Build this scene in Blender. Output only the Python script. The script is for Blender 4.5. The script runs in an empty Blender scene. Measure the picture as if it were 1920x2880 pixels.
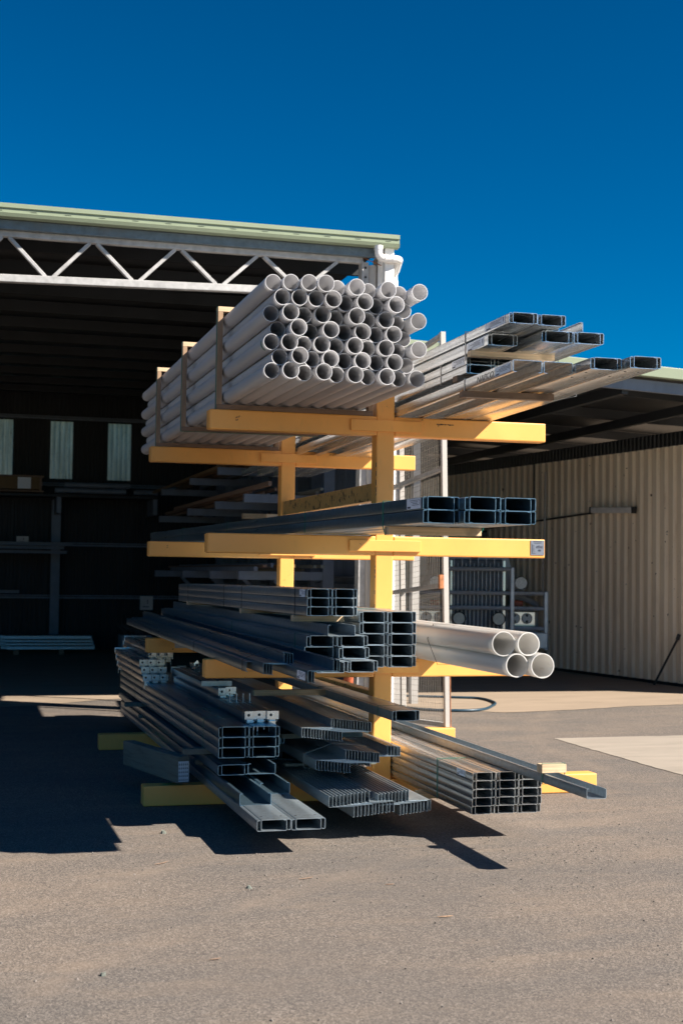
import bpy, bmesh, math, random
from mathutils import Vector, Matrix
random.seed(7)
R = math.radians
scene = bpy.context.scene
COL = scene.collection

# ------------------------------------------------------------------ camera
def cam_basis(yaw, pitch, roll):
    f = Vector((math.sin(yaw)*math.cos(pitch), math.cos(yaw)*math.cos(pitch), math.sin(pitch)))
    r = Vector((math.cos(yaw), -math.sin(yaw), 0.0)); u = r.cross(f)
    c, s = math.cos(roll), math.sin(roll)
    return f, r*c+u*s, u*c-r*s
cf, cr, cu = cam_basis(0.27191, 0.0450, 0.01296)
cam = bpy.data.cameras.new('camera'); camo = bpy.data.objects.new('camera', cam); COL.objects.link(camo)
m = Matrix((cr, cu, -cf)).transposed().to_4x4(); m.translation = Vector((-3.119, -9.0, 1.529))
camo.matrix_world = m
cam.sensor_fit = 'VERTICAL'; cam.sensor_height = 36.0; cam.lens = 48.29
cam.clip_end = 500; cam.clip_start = 0.1
cam.dof.use_dof = True; cam.dof.focus_distance = 8.3; cam.dof.aperture_fstop = 4.0
scene.camera = camo

# ------------------------------------------------------------------ world + sun
LX, LY, LZ = -1.07, 0.72, -1.02            # direction the sunlight travels
elev = math.atan2(-LZ, math.hypot(LX, LY))
w = bpy.data.worlds.new('World'); scene.world = w; w.use_nodes = True
nt = w.node_tree; nt.nodes.clear()
out = nt.nodes.new('ShaderNodeOutputWorld'); bg = nt.nodes.new('ShaderNodeBackground')
sky = nt.nodes.new('ShaderNodeTexSky'); sky.sky_type = 'NISHITA'; sky.sun_disc = False
sky.sun_elevation = elev; sky.sun_rotation = math.atan2(-LX, -LY)
sky.air_density = 1.0; sky.dust_density = 0.0; sky.ozone_density = 4.0; sky.altitude = 1500
hs = nt.nodes.new('ShaderNodeHueSaturation'); hs.inputs['Saturation'].default_value = 1.6; hs.inputs['Hue'].default_value = 0.494; hs.inputs['Value'].default_value = 0.455
gm = nt.nodes.new('ShaderNodeGamma'); gm.inputs[1].default_value = 1.3
nt.links.new(sky.outputs[0], gm.inputs[0]); nt.links.new(gm.outputs[0], hs.inputs['Color']); nt.links.new(hs.outputs[0], bg.inputs[0])
bg.inputs[1].default_value = 0.05
nt.links.new(bg.outputs[0], out.inputs[0])
sl = bpy.data.lights.new('sun', 'SUN'); sl.energy = 4.9; sl.angle = R(0.53); sl.color = (1.0, 0.93, 0.82)
so = bpy.data.objects.new('sun', sl); COL.objects.link(so)
so.rotation_euler = Vector((LX, LY, LZ)).to_track_quat('-Z', 'Y').to_euler()
scene.view_settings.view_transform = 'Standard'; scene.view_settings.look = 'None'
scene.view_settings.exposure = 1.36; scene.view_settings.gamma = 1.0
scene.cycles.max_bounces = 8; scene.cycles.use_denoising = True

# ------------------------------------------------------------------ materials
def nodes(name):
    m = bpy.data.materials.new(name); m.use_nodes = True
    n = m.node_tree; b = n.nodes['Principled BSDF']
    return m, n, b
def N(n, t, **k):
    x = n.nodes.new(t)
    for a, v in k.items():
        if a in x.inputs: x.inputs[a].default_value = v
        else: setattr(x, a, v)
    return x
def ramp(n, fac, stops):
    r = n.nodes.new('ShaderNodeValToRGB'); e = r.color_ramp.elements
    while len(e) < len(stops): e.new(0.5)
    for i, (p, c) in enumerate(stops):
        e[i].position = p; e[i].color = (c[0], c[1], c[2], 1) if not isinstance(c, float) else (c, c, c, 1)
    n.links.new(fac, r.inputs[0]); return r.outputs[0]
def mix(n, fac, a, b, mode='MIX'):
    x = n.nodes.new('ShaderNodeMix'); x.data_type = 'RGBA'; x.blend_type = mode
    for s, v in ((0, fac), (6, a), (7, b)):
        if hasattr(v, 'links') or isinstance(v, bpy.types.NodeSocket): n.links.new(v, x.inputs[s])
        elif s == 0: x.inputs[0].default_value = v
        else: x.inputs[s].default_value = (v[0], v[1], v[2], 1)
    return x.outputs[2]
def coord(n, scale=(1, 1, 1), kind='Object'):
    tc = n.nodes.new('ShaderNodeTexCoord'); mp = n.nodes.new('ShaderNodeMapping')
    mp.inputs['Scale'].default_value = scale; n.links.new(tc.outputs[kind], mp.inputs[0]); return mp.outputs[0]
def noise(n, vec, scale, detail=4, rough=0.55, dist=0.0):
    x = n.nodes.new('ShaderNodeTexNoise'); x.inputs['Scale'].default_value = scale
    x.inputs['Detail'].default_value = detail; x.inputs['Roughness'].default_value = rough
    x.inputs['Distortion'].default_value = dist
    n.links.new(vec, x.inputs['Vector']); return x.outputs[0]
def bump(n, b, h, strength=0.2, dist=0.01):
    x = n.nodes.new('ShaderNodeBump'); x.inputs['Strength'].default_value = strength; x.inputs['Distance'].default_value = dist
    n.links.new(h, x.inputs['Height']); n.links.new(x.outputs[0], b.inputs['Normal'])
def plain(name, c, rough=0.6, metal=0.0, var=0.12, scale=6.0, st=(1, 1, 1), spec=0.5, bmp=0.0):
    m, n, b = nodes(name)
    v = coord(n, st); f = noise(n, v, scale, 5)
    c2 = tuple(x*(1-var) for x in c); c1 = tuple(min(1, x*(1+var)) for x in c)
    n.links.new(ramp(n, f, [(0.3, c2), (0.7, c1)]), b.inputs['Base Color'])
    b.inputs['Roughness'].default_value = rough; b.inputs['Metallic'].default_value = metal
    b.inputs['Specular IOR Level'].default_value = spec
    if bmp: bump(n, b, noise(n, v, scale*6, 3), bmp, 0.004)
    return m
def galv_mat(name, c, rough=0.36, metal=0.9, spangle=60.0, dirt=0.35):
    m, n, b = nodes(name)
    v = coord(n); vs = coord(n, (1, 0.05, 1))
    vo = N(n, 'ShaderNodeTexVoronoi'); vo.inputs['Scale'].default_value = spangle; n.links.new(v, vo.inputs['Vector'])
    bw = n.nodes.new('ShaderNodeRGBToBW'); n.links.new(vo.outputs['Color'], bw.inputs[0])
    a = mix(n, 0.5, ramp(n, bw.outputs[0], [(0.2, tuple(x*0.82 for x in c)), (0.8, tuple(min(1, x*1.12) for x in c))]),
            ramp(n, noise(n, vs, 9, 5), [(0.3, tuple(x*0.7 for x in c)), (0.7, tuple(min(1, x*1.1) for x in c))]))
    oi = n.nodes.new('ShaderNodeObjectInfo')
    rv = ramp(n, oi.outputs['Random'], [(0.0, 0.82), (1.0, 1.0)])
    a = mix(n, 1.0, a, rv, 'MULTIPLY')
    st = ramp(n, noise(n, v, 2.3, 6, 0.7), [(0.55, 0.0), (0.8, dirt)])
    a = mix(n, st, a, (0.22, 0.19, 0.16))
    n.links.new(a, b.inputs['Base Color'])
    n.links.new(ramp(n, noise(n, vs, 14, 4), [(0.2, rough-0.08), (0.8, rough+0.14)]), b.inputs['Roughness'])
    b.inputs['Metallic'].default_value = metal
    bump(n, b, noise(n, coord(n, (1, 0.12, 1)), 5, 3), 0.12, 0.01)
    return m
def paint_mat(name, c, chips=0.0, scale=7.0, fade=(0.8, 0.58, 0.28)):
    m, n, b = nodes(name)
    v = coord(n); f = noise(n, v, 2.5, 5)
    base = ramp(n, f, [(0.3, tuple(x*0.88 for x in c)), (0.7, c)])
    base = mix(n, ramp(n, noise(n, v, 1.1, 4), [(0.5, 0.0), (0.85, 0.35)]), base, fade)
    gr = ramp(n, noise(n, coord(n, (1, 1, 0.35)), 22, 6, 0.7), [(0.55, 0.0), (0.8, 0.22)])
    base = mix(n, gr, base, (0.32, 0.20, 0.08))
    cf_ = noise(n, v, scale*2.2, 8, 0.72, 0.5)
    th = 0.74-0.12*chips
    chip = ramp(n, cf_, [(th, 0.0), (th+0.012, 1.0)])
    halo = ramp(n, cf_, [(th-0.02, 0.0), (th, 0.8)])
    base = mix(n, halo, base, (0.30, 0.12, 0.04)); base = mix(n, chip, base, (0.03, 0.018, 0.012))
    n.links.new(base, b.inputs['Base Color']); b.inputs['Roughness'].default_value = 0.42
    bump(n, b, noise(n, v, 60, 3), 0.08, 0.003)
    return m
def wood_mat(name, c, grain=(2, 40, 40)):
    m, n, b = nodes(name)
    f = noise(n, coord(n, grain), 1.5, 6, 0.65, 0.6); g = noise(n, coord(n), 7, 3)
    a = ramp(n, f, [(0.25, tuple(x*0.55 for x in c)), (0.5, c), (0.75, tuple(min(1, x*1.2) for x in c))])
    a = mix(n, ramp(n, g, [(0.6, 0.0), (0.72, 0.6)]), a, tuple(x*0.45 for x in c))
    n.links.new(a, b.inputs['Base Color']); b.inputs['Roughness'].default_value = 0.8
    bump(n, b, f, 0.25, 0.004)
    return m

M = {}
M['yellow'] = paint_mat('yellow_paint', (0.93, 0.425, 0.10), 0.5, 7.0, (0.93, 0.52, 0.19))
M['yellow_chipped'] = paint_mat('chipped_yellow_paint', (0.72, 0.38, 0.12), 1.35)
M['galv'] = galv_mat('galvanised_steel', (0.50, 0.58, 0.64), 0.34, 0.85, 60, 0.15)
M['galv_shade'] = galv_mat('shade_tinted_galvanised_steel', (0.23, 0.36, 0.46), 0.30, 0.88, 40, 0.12)  # base colour darkened and blued to imitate shade and reflected sky on the steel
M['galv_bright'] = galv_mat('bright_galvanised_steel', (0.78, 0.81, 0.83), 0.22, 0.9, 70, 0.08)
def pvc_mat(name, c, rough):
    m, n, b = nodes(name)
    oi = n.nodes.new('ShaderNodeObjectInfo')
    ad = n.nodes.new('ShaderNodeVectorMath'); ad.operation = 'ADD'; n.links.new(coord(n, (1, 0.25, 1)), ad.inputs[0])
    cm = n.nodes.new('ShaderNodeCombineXYZ'); ml = n.nodes.new('ShaderNodeMath'); ml.operation = 'MULTIPLY'; ml.inputs[1].default_value = 37.0
    n.links.new(oi.outputs['Random'], ml.inputs[0]); n.links.new(ml.outputs[0], cm.inputs[1]); n.links.new(cm.outputs[0], ad.inputs[1])
    v = ad.outputs[0]
    a = mix(n, 1.0, ramp(n, noise(n, v, 3, 5), [(0.3, tuple(x*0.9 for x in c)), (0.7, c)]), ramp(n, oi.outputs['Random'], [(0, 0.86), (1, 1.0)]), 'MULTIPLY')
    a = mix(n, ramp(n, noise(n, v, 26, 6, 0.7), [(0.60, 0.0), (0.76, 0.35)]), a, (0.36, 0.32, 0.27))
    a = mix(n, ramp(n, noise(n, v, 7, 8, 0.8, 0.6), [(0.655, 0.0), (0.68, 0.5)]), a, (0.40, 0.38, 0.36))
    n.links.new(a, b.inputs['Base Color']); b.inputs['Roughness'].default_value = rough
    tr = N(n, 'ShaderNodeBsdfTranslucent'); n.links.new(a, tr.inputs[0]); mx = n.nodes.new('ShaderNodeMixShader'); mx.inputs[0].default_value = 0.3
    n.links.new(b.outputs[0], mx.inputs[1]); n.links.new(tr.outputs[0], mx.inputs[2]); n.links.new(mx.outputs[0], n.nodes['Material Output'].inputs[0])
    return m
M['pvc'] = pvc_mat('white_pvc', (0.80, 0.79, 0.80), 0.34)
M['pvc_big'] = pvc_mat('white_pvc_large', (0.86, 0.84, 0.81), 0.28)
M['pine'] = wood_mat('pine_timber', (0.62, 0.44, 0.27), (2, 40, 40))
M['pine_z'] = wood_mat('upright_pine_timber', (0.34, 0.215, 0.13), (40, 40, 3))
M['hardwood'] = wood_mat('dark_hardwood', (0.20, 0.13, 0.09), (2, 30, 30))
M['old_timber'] = wood_mat('weathered_timber', (0.13, 0.14, 0.12), (30, 2, 30))
M['strap_green'] = plain('green_strapping', (0.015, 0.19, 0.14), 0.4)
M['strap_dark'] = plain('dark_strapping', (0.02, 0.03, 0.035), 0.45)
M['strap_steel'] = plain('steel_strapping', (0.42, 0.40, 0.38), 0.35, 0.7)
M['paper'] = plain('label_paper', (0.72, 0.74, 0.80), 0.6, 0, 0.04, 30)
M['ink'] = plain('label_ink', (0.06, 0.06, 0.09), 0.6)
M['black'] = plain('black_rubber', (0.015, 0.015, 0.017), 0.5)
M['marker'] = plain('marker_pen', (0.05, 0.035, 0.03), 0.7)
M['white_paint'] = plain('white_painted_steel', (0.40, 0.38, 0.36), 0.5, 0, 0.10, 5)
M['downpipe'] = plain('white_downpipe_pvc', (0.78, 0.76, 0.74), 0.4, 0, 0.04, 5)
M['truss'] = plain('pale_grey_truss_paint', (0.40, 0.39, 0.385), 0.5, 0, 0.22, 12)
M['blue_grey'] = plain('blue_grey_paint', (0.13, 0.16, 0.21), 0.5, 0, 0.15, 5)
M['gutter'] = plain('pale_green_gutter', (0.24, 0.28, 0.19), 0.45, 0, 0.05, 4)
M['purlin_old'] = galv_mat('stained_galvanised_beam', (0.20, 0.25, 0.28), 0.6, 0.5, 30, 0.8)
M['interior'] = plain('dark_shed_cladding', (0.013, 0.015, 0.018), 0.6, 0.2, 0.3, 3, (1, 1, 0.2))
M['side_clad'] = plain('blue_grey_shed_cladding', (0.16, 0.19, 0.24), 0.6, 0.1, 0.2, 3, (1, 1, 0.2))
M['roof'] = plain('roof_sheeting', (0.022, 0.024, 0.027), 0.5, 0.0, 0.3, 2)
M['chrome'] = plain('chrome', (0.60, 0.62, 0.66), 0.18, 1.0, 0.05, 4)
M['alloy'] = plain('polished_alloy', (0.66, 0.67, 0.72), 0.35, 0.35, 0.15, 8)
M['glass_lamp'] = plain('lamp_glass', (0.85, 0.86, 0.84), 0.25, 0.0, 0.2, 60)
M['lamp_cover'] = plain('pale_lamp_cover', (0.92, 0.87, 0.76), 0.4, 0.0, 0.1, 20)
M['truck'] = plain('pale_truck_paint', (0.40, 0.42, 0.46), 0.3, 0.1, 0.1, 2)
M['orange'] = plain('orange_plastic', (0.75, 0.10, 0.02), 0.4)
M['cone'] = plain('faded_orange_cone', (0.62, 0.16, 0.07), 0.55)
M['hose'] = plain('blue_hose', (0.012, 0.042, 0.07), 0.4)
M['rust'] = plain('rusty_steel', (0.34, 0.13, 0.05), 0.8, 0.1, 0.4, 30)
M['wire'] = plain('galvanised_wire', (0.30, 0.26, 0.22), 0.5, 0.3, 0.25, 20)
M['plate'] = plain('aluminium_plate', (0.22, 0.235, 0.28), 0.4, 0.5, 0.06, 40)
M['card'] = plain('brown_board', (0.16, 0.10, 0.045), 0.8)
M['flute'] = plain('light_fitting', (0.78, 0.76, 0.74), 0.5)
M['wtruck_red'] = plain('red_plastic', (0.4, 0.02, 0.02), 0.4)
def rust_white():
    m, n, b = nodes('rust_streaked_white_paint')
    v = coord(n, (1, 1, 0.3))
    a = mix(n, ramp(n, noise(n, v, 7, 8, 0.75, 0.4), [(0.60, 0.0), (0.68, 1.0)]), (0.42, 0.39, 0.36), (0.30, 0.10, 0.04))
    n.links.new(a, b.inputs['Base Color']); b.inputs['Roughness'].default_value = 0.55; return m
M['rusty_white'] = rust_white()
def translucent():
    m, n, b = nodes('fibreglass_skylight')
    v = coord(n, (3, 1, 1.0))
    f = noise(n, v, 4.5, 9, 0.85, 1.2)
    g = noise(n, coord(n, (14, 1, 0.6)), 2, 3)
    a = ramp(n, f, [(0.30, (0.06, 0.07, 0.06)), (0.43, (0.60, 0.62, 0.50)), (0.7, (0.82, 0.84, 0.70))])
    a = mix(n, 0.35, a, ramp(n, g, [(0.3, (0.26, 0.28, 0.22)), (0.7, (0.9, 0.92, 0.78))]))
    tr = N(n, 'ShaderNodeBsdfTranslucent'); n.links.new(a, tr.inputs[0])
    o = n.nodes['Material Output']; n.links.new(tr.outputs[0], o.inputs[0]); return m
M['skylight'] = translucent()
def right_wall():
    m, n, b = nodes('cream_corrugated_cladding')
    a = ramp(n, noise(n, coord(n, (1, 1, 0.15)), 2.2, 5), [(0.3, (0.74, 0.62, 0.47)), (0.7, (0.86, 0.75, 0.59))])
    a = mix(n, ramp(n, noise(n, coord(n, (6, 6, 0.5)), 1.6, 7, 0.7), [(0.56, 0.0), (0.74, 0.55)]), a, (0.30, 0.17, 0.08))
    a = mix(n, ramp(n, noise(n, coord(n, (5, 5, 3)), 3.5, 2, 0.4), [(0.735, 0.0), (0.75, 1.0)]), a, (0.03, 0.02, 0.015))
    n.links.new(a, b.inputs['Base Color']); b.inputs['Roughness'].default_value = 0.55; return m
M['cream_clad'] = right_wall()
def asphalt():
    m, n, b = nodes('dusty_asphalt')
    v = coord(n)
    dust = noise(n, coord(n, (0.5, 1.2, 1)), 0.9, 6, 0.6, 0.4)
    stones = N(n, 'ShaderNodeTexVoronoi'); stones.inputs['Scale'].default_value = 150; n.links.new(v, stones.inputs['Vector'])
    bw = n.nodes.new('ShaderNodeRGBToBW'); n.links.new(stones.outputs['Color'], bw.inputs[0])
    agg = ramp(n, bw.outputs[0], [(0.1, (0.086, 0.072, 0.064)), (0.45, (0.148, 0.121, 0.102)), (0.65, (0.18, 0.146, 0.12)), (0.95, (0.30, 0.25, 0.21))])
    agg2 = ramp(n, bw.outputs[0], [(0.1, (0.074, 0.067, 0.064)), (0.5, (0.122, 0.105, 0.093)), (0.95, (0.22, 0.19, 0.168))])
    a = mix(n, ramp(n, dust, [(0.38, 0.0), (0.6, 1.0)]), agg2, agg)
    fine = noise(n, v, 140, 3, 0.7)
    a = mix(n, 0.6, a, ramp(n, fine, [(0.3, 0.62), (0.7, 1.25)]), 'MULTIPLY')
    sand = noise(n, coord(n, (0.7, 2.2, 1)), 1.7, 6, 0.65)
    a = mix(n, ramp(n, sand, [(0.50, 0.0), (0.78, 0.38)]), a, (0.27, 0.20, 0.145))
    for cx, cy, r0, r1 in ((9.5, 0.8, 6.1, 6.28), (9.5, 0.8, 7.7, 7.86), (-6.0, 2.0, 5.6, 5.75), (4.5, -9.5, 9.3, 9.45)):
        ds = n.nodes.new('ShaderNodeVectorMath'); ds.operation = 'DISTANCE'; n.links.new(v, ds.inputs[0]); ds.inputs[1].default_value = (cx, cy, 0)
        ad = n.nodes.new('ShaderNodeMath'); ad.operation = 'MULTIPLY_ADD'; n.links.new(noise(n, v, 1.2, 3), ad.inputs[0]); ad.inputs[1].default_value = 0.25; n.links.new(ds.outputs['Value'], ad.inputs[2])
        mr = n.nodes.new('ShaderNodeMapRange'); mr.inputs[1].default_value = r0-0.5; mr.inputs[2].default_value = r1+0.5; n.links.new(ad.outputs[0], mr.inputs[0])
        fb = ramp(n, mr.outputs[0], [(0.0, 0.0), (0.38, 0.0), (0.5, 0.28), (0.62, 0.0), (1.0, 0.0)])
        fb2 = mix(n, 1.0, fb, ramp(n, noise(n, v, 2.5, 5), [(0.35, 0.0), (0.65, 1.0)]), 'MULTIPLY')
        a = mix(n, fb2, a, (0.27, 0.205, 0.155))
    oil = noise(n, coord(n, (0.6, 1, 1), 'Object'), 0.55, 4)
    a = mix(n, ramp(n, oil, [(0.28, 0.45), (0.45, 0.0)]), a, (0.10, 0.09, 0.085))
    n.links.new(a, b.inputs['Base Color']); b.inputs['Roughness'].default_value = 0.92
    b.inputs['Specular IOR Level'].default_value = 0.25
    sh = n.nodes.new('ShaderNodeMath'); sh.operation = 'ADD'; n.links.new(bw.outputs[0], sh.inputs[0]); n.links.new(fine, sh.inputs[1])
    bump(n, b, sh.outputs[0], 0.5, 0.003)
    return m
M['asphalt'] = asphalt()
def concrete(name, c):
    m, n, b = nodes(name)
    f = noise(n, coord(n, (0.6, 2.5, 1)), 1.6, 7, 0.65, 0.3)
    a = ramp(n, f, [(0.25, tuple(x*0.78 for x in c)), (0.6, c), (0.8, tuple(x*1.12 for x in c))])
    a = mix(n, ramp(n, noise(n, coord(n), 90, 3), [(0.62, 0.0), (0.75, 0.4)]), a, tuple(x*0.5 for x in c))
    a = mix(n, ramp(n, noise(n, coord(n, (0.4, 3, 1)), 1.1, 3), [(0.6, 0.0), (0.68, 0.35)]), a, tuple(x*0.6 for x in c))
    n.links.new(a, b.inputs['Base Color']); b.inputs['Roughness'].default_value = 0.9
    b.inputs['Specular IOR Level'].default_value = 0.2
    bump(n, b, noise(n, coord(n), 60, 4), 0.25, 0.003); return m
M['concrete'] = concrete('worn_concrete', (0.31, 0.24, 0.178))
M['concrete_pale'] = concrete('pale_concrete', (0.315, 0.27, 0.225))

# ------------------------------------------------------------------ mesh helpers
class MB:
    def __init__(s): s.v = []; s.f = []
    def add(s, vs, fs):
        b = len(s.v); s.v += [tuple(p) for p in vs]; s.f += [tuple(i+b for i in f) for f in fs]; return s
    def box(s, x0, y0, z0, x1, y1, z1, bev=0.0, mtx=None):
        x0, x1 = min(x0, x1), max(x0, x1); y0, y1 = min(y0, y1), max(y0, y1); z0, z1 = min(z0, z1), max(z0, z1)
        if bev <= 0:
            vs = [(x0,y0,z0),(x1,y0,z0),(x1,y1,z0),(x0,y1,z0),(x0,y0,z1),(x1,y0,z1),(x1,y1,z1),(x0,y1,z1)]
            fs = [(0,3,2,1),(4,5,6,7),(0,1,5,4),(1,2,6,5),(2,3,7,6),(3,0,4,7)]
        else:
            bm = bmesh.new(); bmesh.ops.create_cube(bm, size=1.0)
            for q in bm.verts: q.co = Vector(((x0+x1)/2+q.co.x*(x1-x0), (y0+y1)/2+q.co.y*(y1-y0), (z0+z1)/2+q.co.z*(z1-z0)))
            bmesh.ops.bevel(bm, geom=bm.edges[:], offset=bev, segments=2, affect='EDGES', profile=0.5)
            bm.verts.index_update(); vs = [tuple(q.co) for q in bm.verts]; fs = [tuple(q.index for q in f.verts) for f in bm.faces]; bm.free()
        if mtx: vs = [tuple(mtx @ Vector(p)) for p in vs]
        return s.add(vs, fs)
    def bar(s, a, b, w, h, bev=0.0, up=(0, 0, 1)):
        a = Vector(a); b = Vector(b); d = b-a; L = d.length; d.normalize()
        x = d.cross(Vector(up)); x.normalize(); z = x.cross(d)
        mt = Matrix((x, d, z)).transposed().to_4x4(); mt.translation = a
        return s.box(-w/2, 0, -h/2, w/2, L, h/2, bev, mt)
    def tube(s, pts, r, n=12, cap=True):
        pts = [Vector(p) for p in pts]; rings = []
        for i, p in enumerate(pts):
            d = (pts[min(i+1, len(pts)-1)]-pts[max(i-1, 0)]).normalized()
            up = Vector((0, 0, 1)) if abs(d.z) < 0.95 else Vector((1, 0, 0))
            x = d.cross(up).normalized(); y = x.cross(d)
            rings.append([p+(x*math.cos(2*math.pi*k/n)+y*math.sin(2*math.pi*k/n))*(r[i] if isinstance(r, list) else r) for k in range(n)])
        vs = [q for g in rings for q in g]; fs = []
        for i in range(len(pts)-1):
            for k in range(n): fs.append((i*n+k, i*n+(k+1) % n, (i+1)*n+(k+1) % n, (i+1)*n+k))
        if cap: fs += [tuple(range(n)), tuple(range(len(vs)-1, len(vs)-n-1, -1))]
        return s.add(vs, fs)
    def sheet(s, poly, t, y0, y1):
        """thin folded sheet: polyline in XZ, thickness t, extruded along Y"""
        P = [Vector((p[0], p[1])) for p in poly]; n = len(P); A = []; B = []
        for i in range(n):
            d0 = (P[i]-P[i-1]).normalized() if i > 0 else None
            d1 = (P[i+1]-P[i]).normalized() if i < n-1 else None
            if d0 is None: d0 = d1
            if d1 is None: d1 = d0
            nn = Vector((-(d0+d1).y, (d0+d1).x))
            if nn.length < 1e-6: nn = Vector((-d0.y, d0.x))
            nn.normalize(); k = 1.0/max(0.4, nn.dot(Vector((-d0.y, d0.x))))
            A.append(P[i]+nn*t*0.5*k); B.append(P[i]-nn*t*0.5*k)
        vs = [(a.x, y0, a.y) for a in A]+[(b.x, y0, b.y) for b in B]+[(a.x, y1, a.y) for a in A]+[(b.x, y1, b.y) for b in B]
        fs = []
        for i in range(n-1):
            fs += [(i, i+1, n+i+1, n+i), (2*n+i, 3*n+i, 3*n+i+1, 2*n+i+1), (i, 2*n+i, 2*n+i+1, i+1), (n+i, n+i+1, 3*n+i+1, 3*n+i)]
        fs += [(0, n, 3*n, 2*n), (n-1, 3*n-1, 4*n-1, 2*n-1)]
        return s.add(vs, fs)
    def mesh(s, name, mat, smooth=None):
        me = bpy.data.meshes.new(name); me.from_pydata(s.v, [], s.f); me.update()
        bm = bmesh.new(); bm.from_mesh(me); bmesh.ops.recalc_face_normals(bm, faces=bm.faces); bm.to_mesh(me); bm.free()
        me.materials.append(M[mat] if isinstance(mat, str) else mat)
        if smooth:
            me.shade_smooth(); me.set_sharp_from_angle(angle=R(smooth))
        return me
    def build(s, name, mat, parent=None, smooth=None):
        return link(s.mesh(name, mat, smooth), name, parent)
def link(me, name, parent=None):
    o = bpy.data.objects.new(name, me); COL.objects.link(o)
    if parent: o.parent = parent
    return o
def tag(o, label, cat, group=None):
    o['label'] = label; o['category'] = cat
    if group: o['group'] = group
    return o
def thing(name, label, cat, loc=(0, 0, 0), group=None, rz=0):
    o = bpy.data.objects.new(name, None); COL.objects.link(o); o.location = loc; o.rotation_euler = (0, 0, rz); o.empty_display_size = 0.1
    return tag(o, label, cat, group)
def struct(o): o['kind'] = 'structure'; return o
def MBx(): return MB()
def fillet(pts, r):
    out = [pts[0]]
    for i in range(1, len(pts)-1):
        p = Vector(pts[i]); a = (Vector(pts[i-1])-p).normalized(); b = (Vector(pts[i+1])-p).normalized()
        out += [tuple(p+a*r), tuple(p+(a+b)*r*0.29), tuple(p+b*r)]
    return out+[pts[-1]]
ORD = ['first', 'second', 'third', 'fourth', 'fifth', 'sixth', 'seventh', 'eighth', 'ninth', 'tenth', 'eleventh', 'twelfth',
       'thirteenth', 'fourteenth', 'fifteenth', 'sixteenth', 'seventeenth', 'eighteenth']

# ------------------------------------------------------------------ setting
g = MB(); g.add([(-150, -60, 0), (150, -60, 0), (150, 240, 0), (-150, 240, 0)], [(0, 1, 2, 3)])
struct(g.build('ground', 'asphalt'))
edge = [(-60, 6.2), (-8, 6.5), (-2.7, 6.75), (-2.1, 6.95), (-1.45, 7.5), (-0.7, 7.75), (0.4, 7.2), (1.5, 6.1), (2.4, 5.72), (2.8, 5.38), (3.7, 5.55), (4.6, 5.85), (5.4, 6.0), (8, 6.4), (60, 8)]
vs = []; fs = []
fine = []
for i in range(len(edge)-1):
    a, b = edge[i], edge[i+1]; k = max(1, int(min(30, (b[0]-a[0])/0.12)))
    for j in range(k):
        t = j/k; fine.append((a[0]+(b[0]-a[0])*t, a[1]+(b[1]-a[1])*t+random.uniform(-0.02, 0.02)))
fine.append(edge[-1])
for x, y in fine: vs += [(x, y, 0.004), (x, 60, 0.004)]
for i in range(len(fine)-1): fs.append((2*i, 2*i+2, 2*i+3, 2*i+1))
g = MB(); g.add(vs, fs); struct(g.build('concrete_apron', 'concrete'))
g = MB(); pe = [(30, -30, 0.004), (2.334, -30, 0.004)]
pe += [(2.334+random.uniform(-.012, .012), -6+k*0.09, 0.004) for k in range(100)]+[(2.34, 3.03, 0.004)]
pe += [(2.36+k*0.09, 3.032+0.006*k*0.09+random.uniform(-.012, .012), 0.004) for k in range(80)]+[(30, 3.2, 0.004)]
g.add(pe, [tuple(range(len(pe)))])
struct(g.build('concrete_slab', 'concrete_pale'))

def corrugated(x0, x1, z0, z1, y, pitch=0.19, d=0.028, axis='x', prof=None, zt=None):
    """corrugated sheet in the plane y (or x when axis='y'); zt(x) gives a sloping top"""
    b = MB(); prof = prof or [(0, 0), (0.30, 0), (0.42, 1), (0.88, 1)]
    xs = []; n = int((x1-x0)/pitch)+1
    for i in range(n):
        for f, h in prof:
            if x0+(i+f)*pitch < x1-0.002: xs.append((x0+(i+f)*pitch, h*d))
    xs.append((x1, xs[-1][1]))
    vs = []
    for x, h in xs:
        for z in (z0, zt(x) if zt else z1):
            for t in (0, 0.0015):
                vs.append((x, y+h+t, z) if axis == 'x' else (y+h+t, x, z))
    fs = []
    for i in range(len(xs)-1):
        a = 4*i; c = 4*i+4
        fs += [(a, c, c+2, a+2), (a+1, a+3, c+3, c+1)]
    b.add(vs, fs); return b

# ---- left shed -----------------------------------------------------------
SY = 4.7; SX = 1.17; BY = 18.2
shed = thing('steel_shed', 'big open-fronted shed with lattice truss and dark interior behind the yellow rack', 'shed', (0, 0, 0))
wb = MB(); 
def wall_seg(b, x0, x1, z0, z1): b.add(*[(lambda q: (q.v, q.f))(corrugated(x0, x1, z0, z1, BY, 0.095, 0.02))][0])
WZ0, WZ1 = 3.31, 4.43
xs_ = [-14.0, -6.2, -5.65, -4.6, -4.08, -2.62, -2.11, -1.45, -0.97, -0.34, 0.16, 2.0]
for i in range(len(xs_)-1):
    if i % 2 == 0: wall_seg(wb, xs_[i], xs_[i+1], 0, 5.2)
    else: wall_seg(wb, xs_[i], xs_[i+1], 0, WZ0); wall_seg(wb, xs_[i], xs_[i+1], WZ1, 5.2)
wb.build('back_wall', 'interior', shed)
for i in range(1, len(xs_)-1, 2):
    b = corrugated(xs_[i]-0.08, xs_[i+1]+0.06, WZ0-0.05, WZ1+0.05, BY+0.035, 0.095, 0.01); b.build('skylight_panel', 'skylight', shed)
corrugated(6.56, BY, 0, 3.98, 1.845, 0.095, 0.02, 'y').build('side_wall', 'side_clad', shed)
corrugated(7.0, BY, 3.97, 4.98, 1.875, 0.095, 0.02, 'y').build('upper_side_wall', 'interior', shed)
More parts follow.
